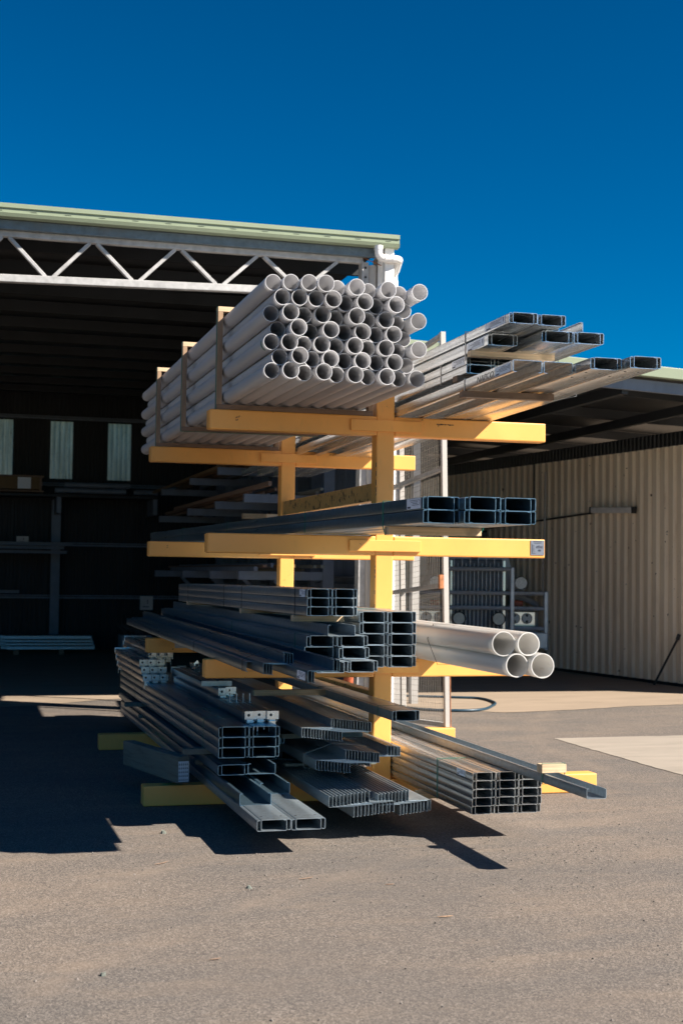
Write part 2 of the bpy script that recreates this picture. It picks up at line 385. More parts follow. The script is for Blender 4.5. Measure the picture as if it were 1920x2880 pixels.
b = MB(); b.box(-14.0, SY, 0, -13.9, BY, 5.2); b.build('side_wall', 'interior', shed)
b = MB()
b.add([(-14, SY-0.05, 5.06), (1.24, SY-0.05, 5.06), (1.24, BY+.1, 4.98), (-14, BY+.1, 4.98), (-14, SY-0.05, 5.085), (1.24, SY-0.05, 5.085), (1.24, BY+.1, 5.0), (-14, BY+.1, 5.0)],
      [(0, 3, 2, 1), (4, 5, 6, 7), (0, 1, 5, 4), (1, 2, 6, 5), (2, 3, 7, 6), (3, 0, 4, 7)])
b.box(1.245, 7.72, 4.995, 2.0, BY+.1, 5.02); b.build('roof', 'roof', shed)
b = MB()
for k in range(12):
    y = SY+0.9+k*1.15; b.box(-13.8, y, 4.86, 1.12, y+0.06, 5.02-0.005*k)
b.build('roof_purlins', 'interior', shed)
for z in (1.02, 2.04, 3.2, 4.5):
    b = MB(); b.box(-13.9, BY-0.09, z-0.04, 1.16, BY-0.005, z-0.005); b.box(-13.9, BY-0.07, z+0.01, 1.16, BY-0.005, z+0.03); b.build('girt', 'blue_grey', shed)
for x in (-1.38, -6.0, -10.6):
    b = MB(); b.box(x, BY-0.33, 0, x+0.16, BY-0.31, 2.88); b.box(x+0.07, BY-0.31, 0, x+0.09, BY-0.12, 2.88); b.box(x, BY-0.12, 0, x+0.16, BY-0.095, 2.88); b.build('column', 'blue_grey', shed)
for yy in (7.2, 9.8, 12.4, 15.0):
    b = MB(); b.box(1.68, yy, 0, 1.83, yy+0.16, 3.95); b.build('column', 'blue_grey', shed)
for z in (0.55, 1.35, 2.2, 3.3):
    b = MB(); b.box(1.76, 6.6, z, 1.84, BY-0.1, z+0.05); b.box(1.76, 6.6, z+0.13, 1.84, BY-0.1, z+0.15); b.build('girt', 'blue_grey', shed)
b = MB(); b.box(-13.9, BY+.06, 4.44, 2.0, BY+.08, 5.2)
for x in xs_[1:-1]: b.box(x-.025, BY+.0222, 0, x+.025, BY+.032, 5.2)
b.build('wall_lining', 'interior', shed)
# fascia gutter
b = MB(); gx0, gx1 = -14.0, 1.275
prof = [(0, 4.955), (-0.075, 4.965), (-0.09, 5.0), (-0.075, 5.006), (-0.075, 5.045), (-0.09, 5.05), (-0.09, 5.09), (-0.08, 5.095), (0.02, 5.095)]
n = len(prof); vs = [(gx0, SY+p[0], p[1]) for p in prof]+[(gx1, SY+p[0], p[1]) for p in prof]
b.add(vs, [(i, i+1, n+i+1, n+i) for i in range(n-1)]+[tuple(range(n)), tuple(range(2*n-1, n-1, -1))])
gut = b.build('gutter', 'gutter', shed)
b = MB()
for k in range(40):
    x = 1.15-k*0.33; b.box(x-0.03, SY-0.0775, 5.018, x+0.03, SY-0.0745, 5.022)
b.build('gutter_slots', 'interior', gut)
b = MB(); b.box(gx0, SY+0.03, 4.868, 1.10, SY+0.045, 4.955); b.box(gx0, SY+0.045, 4.868, 1.1, SY+0.09, 4.88); b.build('eave_beam', 'purlin_old', shed)
# front truss
TY = SY+0.10
tr_ = MB()
def chz(x): return 4.395+0.025*(x+2.78)
tr_.bar((-14, TY+.04, 4.832), (0.93, TY+.04, 4.842), 0.075, 0.062, 0.006)
tr_.bar((-14, TY+.04, chz(-14)), (0.93, TY+.04, chz(0.93)), 0.085, 0.075, 0.006)
for k in range(0, 17):
    xb = 0.26-0.856*k; xt = xb-0.43
    tr_.bar((xb-0.035, TY+.04, chz(xb)+.03), (xt+0.035, TY+.04, 4.81), 0.06, 0.035, 0.003, (0, 0, 1))
    if xb+0.43 < 0.9: tr_.bar((xb+0.035, TY+.04, chz(xb)+.03), (xb+0.43-0.035, TY+.04, 4.81), 0.06, 0.035, 0.003, (0, 0, 1))
tr_.build('truss', 'truss', shed)
b = MB(); b.box(0.915, TY-0.02, 0.0, 0.93, TY+0.12, 4.83); b.box(0.93, TY+0.03, 0, 1.0, TY+0.045, 4.83); cp = b.build('column_flange', 'truss', shed)
b = MB()
for k in range(7): b.tube([(0.966, TY+0.032, 4.77-0.1*k), (0.966, TY+0.022, 4.77-0.1*k)], 0.012, 8)
b.build('bolt', 'black', cp)
b = MB(); b.tube([(1.045, TY+0.05, 0), (1.045, TY+0.05, 4.80)], 0.045, 16); b.build('column', 'rusty_white', shed, 40)
b = MB(); b.box(1.135, SY-0.02, 0, 1.235, SY+0.07, 4.97, 0.004); b.box(1.10, SY+0.12, 0, 1.20, SY+0.3, 4.9); b.build('corner_trim', 'downpipe', shed)
# downpipe elbows
dp = thing('downpipe', 'white PVC stormwater elbow pipe under the green gutter at the shed corner', 'downpipe', (1.05, SY-0.06, 4.95))
def arc(c, r, a0, a1, ax, n=8):
    o = []
    for i in range(n+1):
        a = a0+(a1-a0)*i/n; o.append(Vector(c)+Vector(ax[0])*r*math.cos(a)+Vector(ax[1])*r*math.sin(a))
    return o
X_, Y_, Z_ = Vector((1, 0, 0)), Vector((0, 1, 0)), Vector((0, 0, 1))
pts = [Vector((0, 0, 0.02)), Vector((0, 0, -0.03))]+arc((0.06, 0, -0.05), 0.06, math.pi, 1.5*math.pi, (X_, Z_))+[Vector((0.17, 0, -0.11))]
pts += arc((0.19, 0.05, -0.11), 0.05, -math.pi/2, 0, (X_, Y_))+[Vector((0.24, 0.16, -0.20)), Vector((0.24, 0.2, -0.3)), Vector((0.24, 0.2, -4.9))]
b = MB(); b.tube(pts, 0.041, 16); b.build('pipe', 'downpipe', dp, 50)
for q0, q1 in (((0, 0, 0.02), (0, 0, -0.025)), ((0.062, 0, -0.11), (0.08, 0, -0.11)), ((0.145, 0, -0.11), (0.165, 0, -0.11))):
    b = MB(); b.tube([q0, q1], 0.045, 16); b.build('pipe_collar', 'downpipe', dp, 50)
b = MB(); b.tube([(0.80, SY+0.15, 4.93), (1.13, SY+0.10, 4.80)], 0.005, 6)
tag(b.build('electrical_cable', 'rust'), 'thin orange cable slanting down under the shed gutter', 'cable')

# things inside the left shed
t = thing('shelf_beam', 'long dark storage shelf beam along the shed back wall below the skylights', 'shelf', (0, 0, 0))
b = MB(); b.box(-9, 17.1, 2.90, 0.55, 17.75, 2.95); b.build('shelf_board', 'interior', t)
b = MB()
for x in (-6, -3.6, -1.35, 0.45): b.box(x, 17.15, 2.60, x+0.08, 18.0, 2.90); 
b.build('bracket', 'blue_grey', t)
t = thing('timber_crate', 'low brown timber crate with paper label on the shed shelf under the leftmost skylight', 'crate', (-2.05, 17.3, 2.95))
b = MB(); b.box(-0.62, -.1, 0.08, 0.42, .3, 0.31); b.build('crate_board', 'card', t)
b = MB()
for x in (-0.62, 0.38): b.box(x, -.125, 0.04, x+0.04, -.1, 0.335)
b.box(-0.62, -.13, 0.315, 0.46, .32, 0.34); b.box(-0.62, -.13, 0.03, 0.46, .32, 0.06)
b.build('crate_frame', 'hardwood', t)
b = MB(); b.box(-0.02, -.135, 0.09, 0.22, -.131, 0.30); b.build('paper_label', 'paper', t)
for i, (x0, x1, z, r) in enumerate(((-1.38, -0.05, 3.03, 0.05), (-1.2, 0.02, 3.14, 0.05), (0.1, 0.55, 3.03, 0.05))):
    b = MB(); b.tube([(x0, 17.3, z), (x1, 17.3, z)], r, 12)
    tag(b.build('plastic_pipe', 'blue_grey', None, 40), ['lower grey-blue pipe on the shed shelf right of the crate', 'upper grey-blue pipe on the shed shelf right of the crate', 'short grey-blue pipe at the right end of the shed shelf'][i], 'pipe', 'pipes on the shed shelf')
for i, (x1, z) in enumerate(((-1.05, 1.99), (-1.2, 1.92), (-1.15, 1.84), (-2.0, 1.1))):
    b = MB(); b.sheet([(0, 0), (0.12, 0), (0.12, 0.05), (0, 0.05)], 0.004, 0, 5); o = b.build('steel_section', 'blue_grey'); o.rotation_euler = (0, 0, R(90)); o.location = (x1, 17.0, z)
    tag(o, 'long steel section on the left back-wall rack of the shed, %s' % ['topmost of three', 'middle of three', 'lowest of three', 'lying alone under the others'][i], 'steel section', 'steel sections on the back wall rack')
def notice(nm, x, y, z, w, h, lab, ms='paper'):
    b = MB(); b.box(x, y, z, x+w, y+0.004, z+h); o = b.build(nm, ms); tag(o, lab, 'notice')
    q = MB(); q.box(x+w*.55, y-0.002, z+h*.45, x+w*.62, y, z+h*.75); q.box(x+w*.2, y-0.002, z+h*.2, x+w*.7, y, z+h*.26); q.build('print', 'ink', o); return o
notice('paper_notice', -2.07, 17.15, 2.03, 0.22, 0.12, 'white paper notice above the steel sections at the shed back wall', 'white_paint')
notice('paper_notice', -0.05, 14.9, 0.86, 0.22, 0.24, 'pale paper notice low at the right of the shed back wall', 'white_paint')
for k in range(5):
    for j in range(3):
        b = MB(); b.sheet(fillet([(0, 0.0), (0, 0.085), (0.12, 0.085), (0.12, 0)], 0.008), 0.005, 0, 1.55+0.05*((k*3+j) % 3))
        o = b.build('steel_purlin', M['galv_shade']); o.rotation_euler = (0, 0, R(90)); o.location = (-0.66-0.02*k, 16.5+0.13*j, 0.09+0.09*k*0.62)
        if k < 4: tag(o, '%s layer, %s row of the pale purlin bundle on the shed floor' % (ORD[k]+' from the floor,' , ['front', 'middle', 'back'][j]), 'purlin', 'purlin bundle on the shed floor')
        else: bpy.data.objects.remove(o)
for x in (-2.1, -1.3):
    b = MB(); b.box(x, 16.4, 0.004, x+0.09, 17.0, 0.085); tag(b.build('timber_bearer', 'hardwood'), 'dark timber bearer under the shed floor purlin bundle, %s one' % ('left' if x < -2 else 'right'), 'timber', 'bearers in the shed')
t = thing('steel_bin', 'squat dark steel bin full of offcuts on the shed floor', 'bin', (-0.1, 15.0, 0.004))
b = MB(); b.box(-.26, -.1, 0.05, 0.26, 0.4, 0.42, 0.01); b.build('bin_body', 'blue_grey', t)
b = MB()
for k in range(3): b.box(-.27, -.115, 0.1+k*.14, 0.27, -.1, 0.12+k*.14)
b.build('bin_rib', 'side_clad', t)
b = MB()
for k in range(14): b.bar((random.uniform(-.2, .2), 0.1, 0.4), (random.uniform(-.3, .3), 0.2, random.uniform(.5, .62)), 0.03, 0.03)
b.build('offcuts', 'interior', t)
# cantilever storage inside along the side wall
t = thing('indoor_rack', 'dark blue-grey cantilever rack along the inner side wall of the shed', 'rack', (0, 0, 0))
RY = (7.9, 9.9, 12.3, 15.4)
for y in RY:
    b = MB(); b.box(1.36, y, 0, 1.5, y+0.12, 3.6); b.build('rack_post', 'blue_grey', t)
    for z in (1.55, 2.05, 2.52, 3.0):
        b = MB(); x0 = 0.36-0.03*(3.0-z)*2
        b.box(x0, y+0.01, z-0.11, 1.36, y+0.11, z, 0.004); b.build('rack_arm', 'side_clad' if z == 2.52 else 'blue_grey', t)
    b = MB(); b.bar((1.36, y+0.06, 0.85), (0.75, y+0.06, 1.44), 0.05, 0.05); b.build('brace', 'blue_grey', t)
lab = {0: 'topmost shelf', 1: 'second shelf down', 2: 'third shelf down', 3: 'bottom shelf'}
idx = 0
for li, z in enumerate((3.0, 2.52, 2.05, 1.55)):
    for k in range(9):
        x = 0.42+0.10*k; dz = random.choice((0, 0, 0.045)); y0 = 6.6+random.uniform(0, 2.5); y1 = y0+random.uniform(6, 8.4)
        b = MB(); wd = random.uniform(.03, .055); b.box(0, 0, 0, wd, y1-y0, random.uniform(.03, .06)); o = b.build('timber_length', random.choice(['hardwood', 'old_timber', 'card', 'blue_grey'])); o.location = (x, y0, z+dz+0.001)
        o.rotation_euler = (0, 0, R(random.uniform(-.25, .25)))
        tag(o, 'long thin length on the %s of the indoor rack, %s from the aisle' % (lab[li], ORD[k]), 'timber length', 'lengths stored on the indoor rack')
for i, (x, y, z, lx) in enumerate(((0.44, 7.1, 2.165, .3), (0.5, 8.8, 2.24, .3), (0.55, 6.95, 2.08, .2))):
    b = MB(); b.box(x, y, z, x+lx, y+0.09, z+0.07); tag(b.build('timber_batten', 'pine'), 'pale timber block among the stock on the indoor rack, %s one' % ['nearest', 'farthest', 'lowest'][i], 'timber', 'timber blocks on the indoor rack')

# ---- right shed ----------------------------------------------------------
rs = thing('carport_shed', 'open lean-to shed with cream corrugated wall and dark roof on the right', 'shed', (0, 0, 0))
def wallx(y): return 6.73-0.125*(y-8.36)
a_ = math.atan(0.125)
cw = corrugated(-1.55, 24.0, 0.03, 4.0, 0.0, 0.20, 0.048, 'y', [(0, 0), (0.40, 0), (0.52, 1), (0.88, 1)], lambda s: 3.42)
o = cw.build('wall', 'cream_clad', rs); o.location = (6.73, 8.36, 0); o.rotation_euler = (0, 0, a_)
cw = MB(); cw.box(-0.015, -1.55, 0.0, 0.06, 24, 0.045); o = cw.build('wall_base', 'interior', rs); o.location = (6.73, 8.36, 0.002); o.rotation_euler = (0, 0, a_)
cw = corrugated(-2.4, 24.0, 3.42, 3.62, -0.03, 0.10, 0.02, 'y'); o = cw.build('upper_cladding', 'roof', rs); o.location = (6.75, 8.36, 0); o.rotation_euler = (0, 0, a_)
b = MB(); b.box(-6, 0, 0, 40, 0.04, 4.4)
o = b.build('back_wall', 'interior', rs); o.location = (5.4-1.0, 27.5, 0)
# roof plane: high on the left, falling to the right
RYF = 5.4
def rz(x, y=RYF): return 4.02-0.045*(x-3.5)
b = MB(); x0, x1 = 1.45, 9.5
vs = [(x0, RYF, rz(x0)-0.02), (x1, RYF, rz(x1)-0.02), (x1, 27.5, rz(x1)-0.02), (x0, 27.5, rz(x0)-0.02)]
vs += [(p[0], p[1], p[2]+0.03) for p in vs]
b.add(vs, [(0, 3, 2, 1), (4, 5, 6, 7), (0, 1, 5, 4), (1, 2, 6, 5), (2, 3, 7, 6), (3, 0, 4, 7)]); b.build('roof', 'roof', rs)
b = MB(); b.bar((x0, RYF-0.05, rz(x0)-0.045), (x1, RYF-0.05, rz(x1)-0.045), 0.10, 0.13, 0.006); b.build('gutter', 'gutter', rs)
b = MB(); b.bar((x0, RYF+0.06, rz(x0)-0.2), (x1, RYF+0.06, rz(x1)-0.2), 0.06, 0.13); b.build('eave_beam', 'side_clad', rs)
for k in range(6):
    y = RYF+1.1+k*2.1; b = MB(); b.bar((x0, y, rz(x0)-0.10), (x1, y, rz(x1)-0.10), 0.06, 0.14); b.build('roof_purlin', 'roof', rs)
for x in (2.6, 4.3, 5.7):
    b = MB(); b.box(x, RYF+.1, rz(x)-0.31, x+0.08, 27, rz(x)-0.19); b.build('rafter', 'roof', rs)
for x, y in ((1.88, 6.44), (2.13, 6.52), (2.75, 13.0), (4.95, 16.0)):
    b = MB(); b.box(x-0.035 if x > 2.1 else x-0.05, y, 0.004, x+0.05, y+0.1, rz(x)-0.18); b.build('column', 'white_paint' if y < 7 else 'purlin_old', rs)
lt = thing('wall_light', 'long pale batten light fixed on the cream corrugated wall', 'light fitting', (0, 0, 0)); lt.location = (wallx(10.0)-0.045, 10.0, 2.55); lt.rotation_euler = (R(2), 0, a_)
b = MB(); b.box(-0.07, -0.55, -0.045, 0.0, 0.55, 0.045, 0.012); b.build('light_body', 'flute', lt)
b = MB(); b.box(-0.075, -0.58, -0.05, 0.01, -0.552, 0.05, 0.004); b.box(-0.075, 0.552, -0.05, 0.01, 0.58, 0.05, 0.004); b.build('end_cap', 'roof', lt)
b = MB(); b.tube([(wallx(10.66)-.02, 10.66, 2.53), (wallx(14.5)-.02, 14.5, 2.36)], 0.014, 8); b.tube([(wallx(12.4)-.02, 12.4, 3.45), (wallx(12.4)-.02, 12.4, 2.42)], 0.014, 8)
tag(b.build('electrical_conduit', 'roof'), 'grey conduit running along the cream wall to the batten light', 'conduit')
b = MB(); b.tube([(6.40, 8.60, 0.02), (wallx(8.43)-0.03, 8.43, 0.70)], 0.016, 8); b.tube([(wallx(8.43)-0.045, 8.44, 0.66), (wallx(8.43)-0.02, 8.43, 0.74)], 0.026, 8)
tag(b.build('prop_bar', 'black'), 'black steel bar leaning against the cream wall', 'bar')

# ---- truck ---------------------------------------------------------------
TK = thing('parked_truck', 'truck with chrome grille and alloy bull bar parked in the right shed', 'truck', (0, 0, 0))
s_ = 0.00729  # metres per picture step at the truck
tc = Vector((5.27, 12.6, 0)); TK.location = tc; TK.rotation_euler = (0, 0, -0.29)
def TX(px): return (px-1094)*s_
def TZ(py): return 0.816-(py-1420)*s_
def rail(b, x0, x1, z, r=0.035): b.tube([(TX(x0), -0.35, z), (TX(x1), -0.35, z)], r, 10)
bb = MB()
for py in (1307, 1361, 1395): rail(bb, 1017, 1170, TZ(py))
for py in (1361, 1395, 1440): rail(bb, 1170, 1247, TZ(py)); rail(bb, 940, 1017, TZ(py))
for x, pt, w_ in ((1170, 1307, .07), (1017, 1307, .07), (1246, 1361, .07), (941, 1361, .07)):
    bb.box(TX(x)-w_/2, -0.41, 0.32, TX(x)+w_/2, -0.29, TZ(pt)+0.035, 0.012)
bb.box(TX(936), -0.42, 0.34, TX(1251), -0.28, TZ(1448), 0.02)
bb.build('bull_bar', 'alloy', TK)
b = MB(); b.box(TX(940), 0.05, 0.42, TX(1246), 2.2, TZ(1400), 0.05); b.build('cab_body', 'truck', TK)
b = MB(); b.box(TX(1035), -0.12, 0.5, TX(1155), 0.3, TZ(1285), 0.03); b.build('radiator_shell', 'blue_grey', TK)
b = MB(); bm_z = TZ(1300)
b.add([(TX(1000), 0.0, 1.3), (TX(1188), 0.0, 1.3), (TX(1165), 0.0, TZ(1276)), (TX(1023), 0.0, TZ(1276)), (TX(975), 1.6, 1.3), (TX(1212), 1.6, 1.3), (TX(1180), 1.6, TZ(1258)), (TX(1008), 1.6, TZ(1258))],
      [(0, 1, 2, 3), (4, 7, 6, 5), (0, 4, 5, 1), (1, 5, 6, 2), (2, 6, 7, 3), (3, 7, 4, 0)]); b.build('bonnet', 'truck', TK)
gr_ = MB()
for k in range(13):
    x = 1040+k*9.2; gr_.box(TX(x)-0.007, -0.17, 0.55, TX(x)+0.007, -0.125, TZ(1294 if k % 2 else 1282), 0.004)
gr_.build('grille', 'alloy', TK)
b = MB(); b.box(TX(1032), -0.18, 0.6, TX(1036), -0.1, TZ(1288)); b.box(TX(1152), -0.18, 0.6, TX(1157), -0.1, TZ(1288)); b.build('grille_surround', 'chrome', TK)
b = MB(); b.box(TX(990), 1.62, 1.5, TX(1198), 1.75, 2.35, 0.05); b.build('windscreen', 'black', TK)
b = MB(); b.box(TX(960), 1.76, 0.9, TX(1228), 3.6, 2.55, 0.08); b.build('cab', 'truck', TK)
def disc(parent, name, mat, px, py, r, y=-0.42, rim='chrome', tilt=0):
    b = MB(); b.tube([(TX(px), y, TZ(py)), (TX(px), y+0.02, TZ(py)), (TX(px), y+0.10, TZ(py))], [r*0.96, r, r*0.5], 24); o = b.build(name, mat, parent, 50)
    q = MB(); 
    ring = []
    for k in range(25):
        a = 2*math.pi*k/24; ring.append((TX(px)+math.cos(a)*r, y-0.003, TZ(py)+math.sin(a)*r))
    q.tube(ring, r*0.09, 6, False); q.build('lamp_rim', rim, o, 60); return o
for px in (997, 1190): disc(TK, 'spot_lamp', 'glass_lamp', px, 1338, 0.105, -0.36)
for px in (1050, 1139): disc(TK, 'fog_lamp', 'lamp_cover', px, 1419, 0.105, -0.45, 'black')
for px in (979, 1008, 1181, 1209):
    o = disc(TK, 'headlight', 'glass_lamp', px, 1419, 0.085, -0.02)
    q = MB(); q.tube([(TX(px), -0.03, TZ(1412)), (TX(px), -0.022, TZ(1412))], 0.022, 10); q.tube([(TX(px), -0.03, TZ(1426)), (TX(px), -0.022, TZ(1426))], 0.022, 10); q.build('bulb_recess', 'black', o)
for a0, a1 in ((1168, 1230), (958, 1020)):
    b = MB(); b.box(TX(a0), -0.01, TZ(1440), TX(a1), 0.06, TZ(1402), 0.02); b.build('headlight_panel', 'chrome', TK)
for px in (1190, 998):
    b = MB(); b.box(TX(px)-0.07, -0.03, TZ(1391), TX(px)+0.07, 0.06, TZ(1379), 0.01); b.build('indicator_lamp', 'orange', TK)
for sx in (-1, 1):
    b = MB(); 
    pts = [(TX(1094)+sx*(0.60+0.5*math.sin(a)), 0.0+0.02, 0.85+0.33*math.cos(a)) for a in [i*math.pi/14 for i in range(8)]]
    b.tube(pts, 0.05, 8); b.build('mudguard', 'truck', TK, 40)
    b = MB(); b.tube([(sx*0.75, 0.75, 0.5), (sx*1.05, 0.75, 0.5)], 0.48, 24); b.build('tyre', 'black', TK, 40)
b = MB(); b.tube([(TX(1239), -0.36, TZ(1362)), (TX(1239), -0.36, TZ(1290)), (TX(1241), -0.36, TZ(1285))], 0.016, 8); b.tube([(TX(1241), -0.36, TZ(1285)), (TX(1244), -0.36, TZ(1085))], 0.019, 8); b.build('antenna', 'white_paint', TK)
b = MB(); b.box(TX(1080), -0.05, TZ(1283), TX(1096), 0.0, TZ(1272)); b.build('badge', 'wtruck_red', TK)
b = MB(); b.tube([(TX(1060), 0.02, TZ(1300)), (TX(1062), 0.02, TZ(1286)), (TX(1072), 0.02, TZ(1282)), (TX(1080), 0.02, TZ(1290))], 0.015, 6); b.build('hose', 'chrome', TK)

# ---- hose, cone ----------------------------------------------------------
def cat(P, n=8):
    o = []
    for i in range(len(P)-1):
        p0 = Vector(P[max(i-1, 0)]); p1 = Vector(P[i]); p2 = Vector(P[i+1]); p3 = Vector(P[min(i+2, len(P)-1)])
        for k in range(n):
            t = k/n; o.append(0.5*((2*p1)+(p2-p0)*t+(2*p0-5*p1+4*p2-p3)*t*t+(3*p1-p0-3*p2+p3)*t**3))
    o.append(Vector(P[-1])); return o
b = MB(); b.tube(cat([(1.5, 8.0, .018), (2.2, 7.45, .018), (2.865, 7.1, .018), (3.12, 6.93, .018), (3.10, 6.4, .018), (2.90, 5.98, .018), (2.62, 5.60, .018), (2.28, 5.55, .018), (1.9, 5.8, .018), (1.75, 6.5, .018), (1.5, 7.3, .018)]), 0.016, 8)
tag(b.build('water_hose', 'hose', None, 60), 'blue hose looped on the concrete apron beside the mesh panel', 'hose')
t = thing('traffic_cone', 'faded orange traffic cone behind the yellow front post', 'cone', (1.0, 5.3, 0.01))
b = MB(); b.tube([(0, 0, 0.03), (0, 0, 0.62)], [0.15, 0.04], 20); b.build('cone_body', 'cone', t, 40)
b = MB(); b.box(-0.19, -0.19, 0, 0.19, 0.19, 0.03, 0.006); b.build('cone_base', 'cone', t)

# ---- mesh cage panel -----------------------------------------------------
MP = thing('mesh_panel', 'tall rusty white wire mesh panel standing on the rear base beam', 'mesh panel', (1.22, 2.93, 0.136))
MP.rotation_euler = (R(-3.6), 0, 0)
L_, H_ = 2.6, 3.70
b = MB()
for y in (0, 1.28, L_): b = MB(); b.box(0, y, 0, 0.05, y+0.05, H_, 0.004); b.build('stile', 'rusty_white', MP)
for z in (0.0, 1.29, 2.38, H_-0.05):
    b = MB(); b.box(0.003, 0.052, z, 0.047, 1.278, z+0.04); b.build('rail', 'truss', MP)
    b = MB(); b.box(0.003, 1.332, z, 0.047, L_-0.002, z+0.04); b.build('rail', 'truss', MP)
b = MB()
y = 0.07
while y < L_: b.box(-0.0015, y, 0.03, 0.001, y+0.0025, H_-0.02); y += 0.05
z = 0.055
while z < H_-0.06: b.box(-0.0035, 0.05, z, -0.0015, L_, z+0.0022); z += 0.0525
b.build('wire_mesh', 'wire', MP)
b = MB(); b.box(-0.045, -0.01, 1.27, 0.0, 0.03, 1.40, 0.006); b.build('latch', 'rust', MP)
b = MB(); b.box(0.049, -0.004, 0.0, 0.056, 0.03, 0.75); b.build('hinge_edge', 'rust', MP)

# ---- the yellow rack -----------------------------------------------------
RK = thing('cantilever_rack', 'double-sided cantilever rack of yellow painted steel carrying pipes and purlins', 'rack', (0, 0, 0))
D = 2.886; PX0, PX1 = -0.364, -0.236
ARM = [(2.616, 2.482), (1.791, 1.658), (0.955, 0.828)]
for y0 in (0.003, D+0.003):
    b = MB(); b.box(PX0, y0, 0.0, PX1, y0+0.125, 2.78, 0.008); b.build('post', 'yellow', RK)
    for zt, zb in ARM:
        for xa, xb_ in ((-1.525, PX0-0.0), (PX1+0.0, 0.891)):
            b = MB(); b.box(xa, y0-0.003, zb, xb_, y0+0.105, zt, 0.009); o = b.build('arm', 'yellow', RK)
            if xa < -1: q = MB(); q.box(xa-0.004, y0+0.004, zb+0.006, xa, y0+0.098, zt-0.006); q.build('end_cap', 'rusty_white' if False else 'yellow', o)
        b = MB(); b.box(-0.555, y0-0.022, zb+0.028, -0.044, y0-0.003, zt-0.028, 0.003); b.build('splice_plate', 'yellow', RK)
    b = MB(); b.box(-1.917, y0-0.003, 0.002, PX0, y0+0.13, 0.134, 0.008); b.build('base_arm', 'yellow', RK)
    b = MB(); b.box(PX1, y0-0.003, 0.002, 1.302, y0+0.13, 0.134, 0.008); b.build('base_arm', 'yellow', RK)
    for s in (-1, 1):
        b = MB(); xx = PX0 if s < 0 else PX1
        b.add([(xx, y0+.05, .134), (xx+s*.09, y0+.05, .134), (xx, y0+.05, .25), (xx, y0+.06, .134), (xx+s*.09, y0+.06, .134), (xx, y0+.06, .25)], [(0, 1, 2), (3, 5, 4), (0, 3, 4, 1), (1, 4, 5, 2), (2, 5, 3, 0)])
        b.build('gusset', 'yellow', RK)
b = MB(); b.box(-0.345, 0.128, 2.04, -0.27, D+0.003, 2.165, 0.006); b.build('tie_beam', 'yellow_chipped', RK)
b = MB(); b.box(-0.345, 0.128, 0.62, -0.27, D+0.003, 0.72, 0.006); b.build('tie_beam', 'yellow_chipped', RK)
b = MB(); b.box(0.78, -0.004, 1.679, 0.883, -0.0015, 1.783); cp = b.build('capacity_plate', 'plate', RK)
q = MB()
q.box(0.789, -0.0055, 1.691, 0.7915, -0.0042, 1.757); q.box(0.789, -0.0055, 1.689, 0.817, -0.0042, 1.6915)
for k in range(6): q.box(0.793, -0.0055, 1.701+k*0.009, 0.808, -0.0042, 1.7027+k*0.009)
q.build('rack_diagram', 'ink', cp)
def text(body, size, mat, parent, loc, rot, name='lettering', shear=0.0):
    cu_ = bpy.data.curves.new(name, 'FONT'); cu_.body = body; cu_.size = size; cu_.extrude = 0.0004; cu_.shear = shear; cu_.align_x = 'CENTER'; cu_.resolution_u = 2; cu_.offset = -0.0012
    tmp = bpy.data.objects.new(name, cu_); COL.objects.link(tmp)
    dg = bpy.context.evaluated_depsgraph_get(); me = bpy.data.meshes.new_from_object(tmp.evaluated_get(dg)); bpy.data.objects.remove(tmp)
    me.name = name; me.materials.clear(); me.materials.append(M[mat]); o = link(me, name, parent); o.location = loc; o.rotation_euler = rot; return o
q = MB()
random.seed(11)
for z, x0, x1 in ((1.7725, .800, .864), (1.7625, .808, .860), (1.745, .832, .848), (1.740, .822, .872), (1.735, .818, .868), (1.7295, .820, .874)):
    x = x0
    while x < x1:
        wl = random.uniform(.002, .006); q.box(x, -0.0055, z, min(x+wl, x1), -0.0042, z+(0.0045 if z > 1.765 else 0.0022)); x += wl+0.0014
for k in range(5): 
    h = 0.012*math.sqrt(max(0, 1-((k-2)/2.6)**2)); q.box(.847-h, -0.0055, 1.707+k*.0028, .847+h, -0.0042, 1.7078+k*.0028)
q.build('plate_text', 'ink', cp)
# long paint damage on the upper front arm
b = MB(); random.seed(5); x = 0.07
while x < 0.19:
    wl = random.uniform(.004, .014); b.box(x, -0.0015, 2.577-random.uniform(.001, .006), x+wl, -0.0004, 2.577+random.uniform(.001, .005)); x += wl+random.uniform(-.002, .004)
b.box(.08, -0.0014, 2.560, .083, -0.0004, 2.574); b.box(.128, -0.0014, 2.566, .130, -0.0004, 2.574)
b.build('paint_scratch', 'black', RK)
b = MB(); random.seed(8)
for z0, z1 in ((1.82, 2.3), (0.98, 1.6)):
    z = z0
    while z < z1:
        h = random.uniform(.01, .05)
        if random.random() < .6: b.box(PX0-0.0012, 0.006, z, PX0+0.004, 0.010+random.uniform(0, .004), z+h)
        z += h+random.uniform(.005, .03)
b.build('paint_chips', 'black', RK)

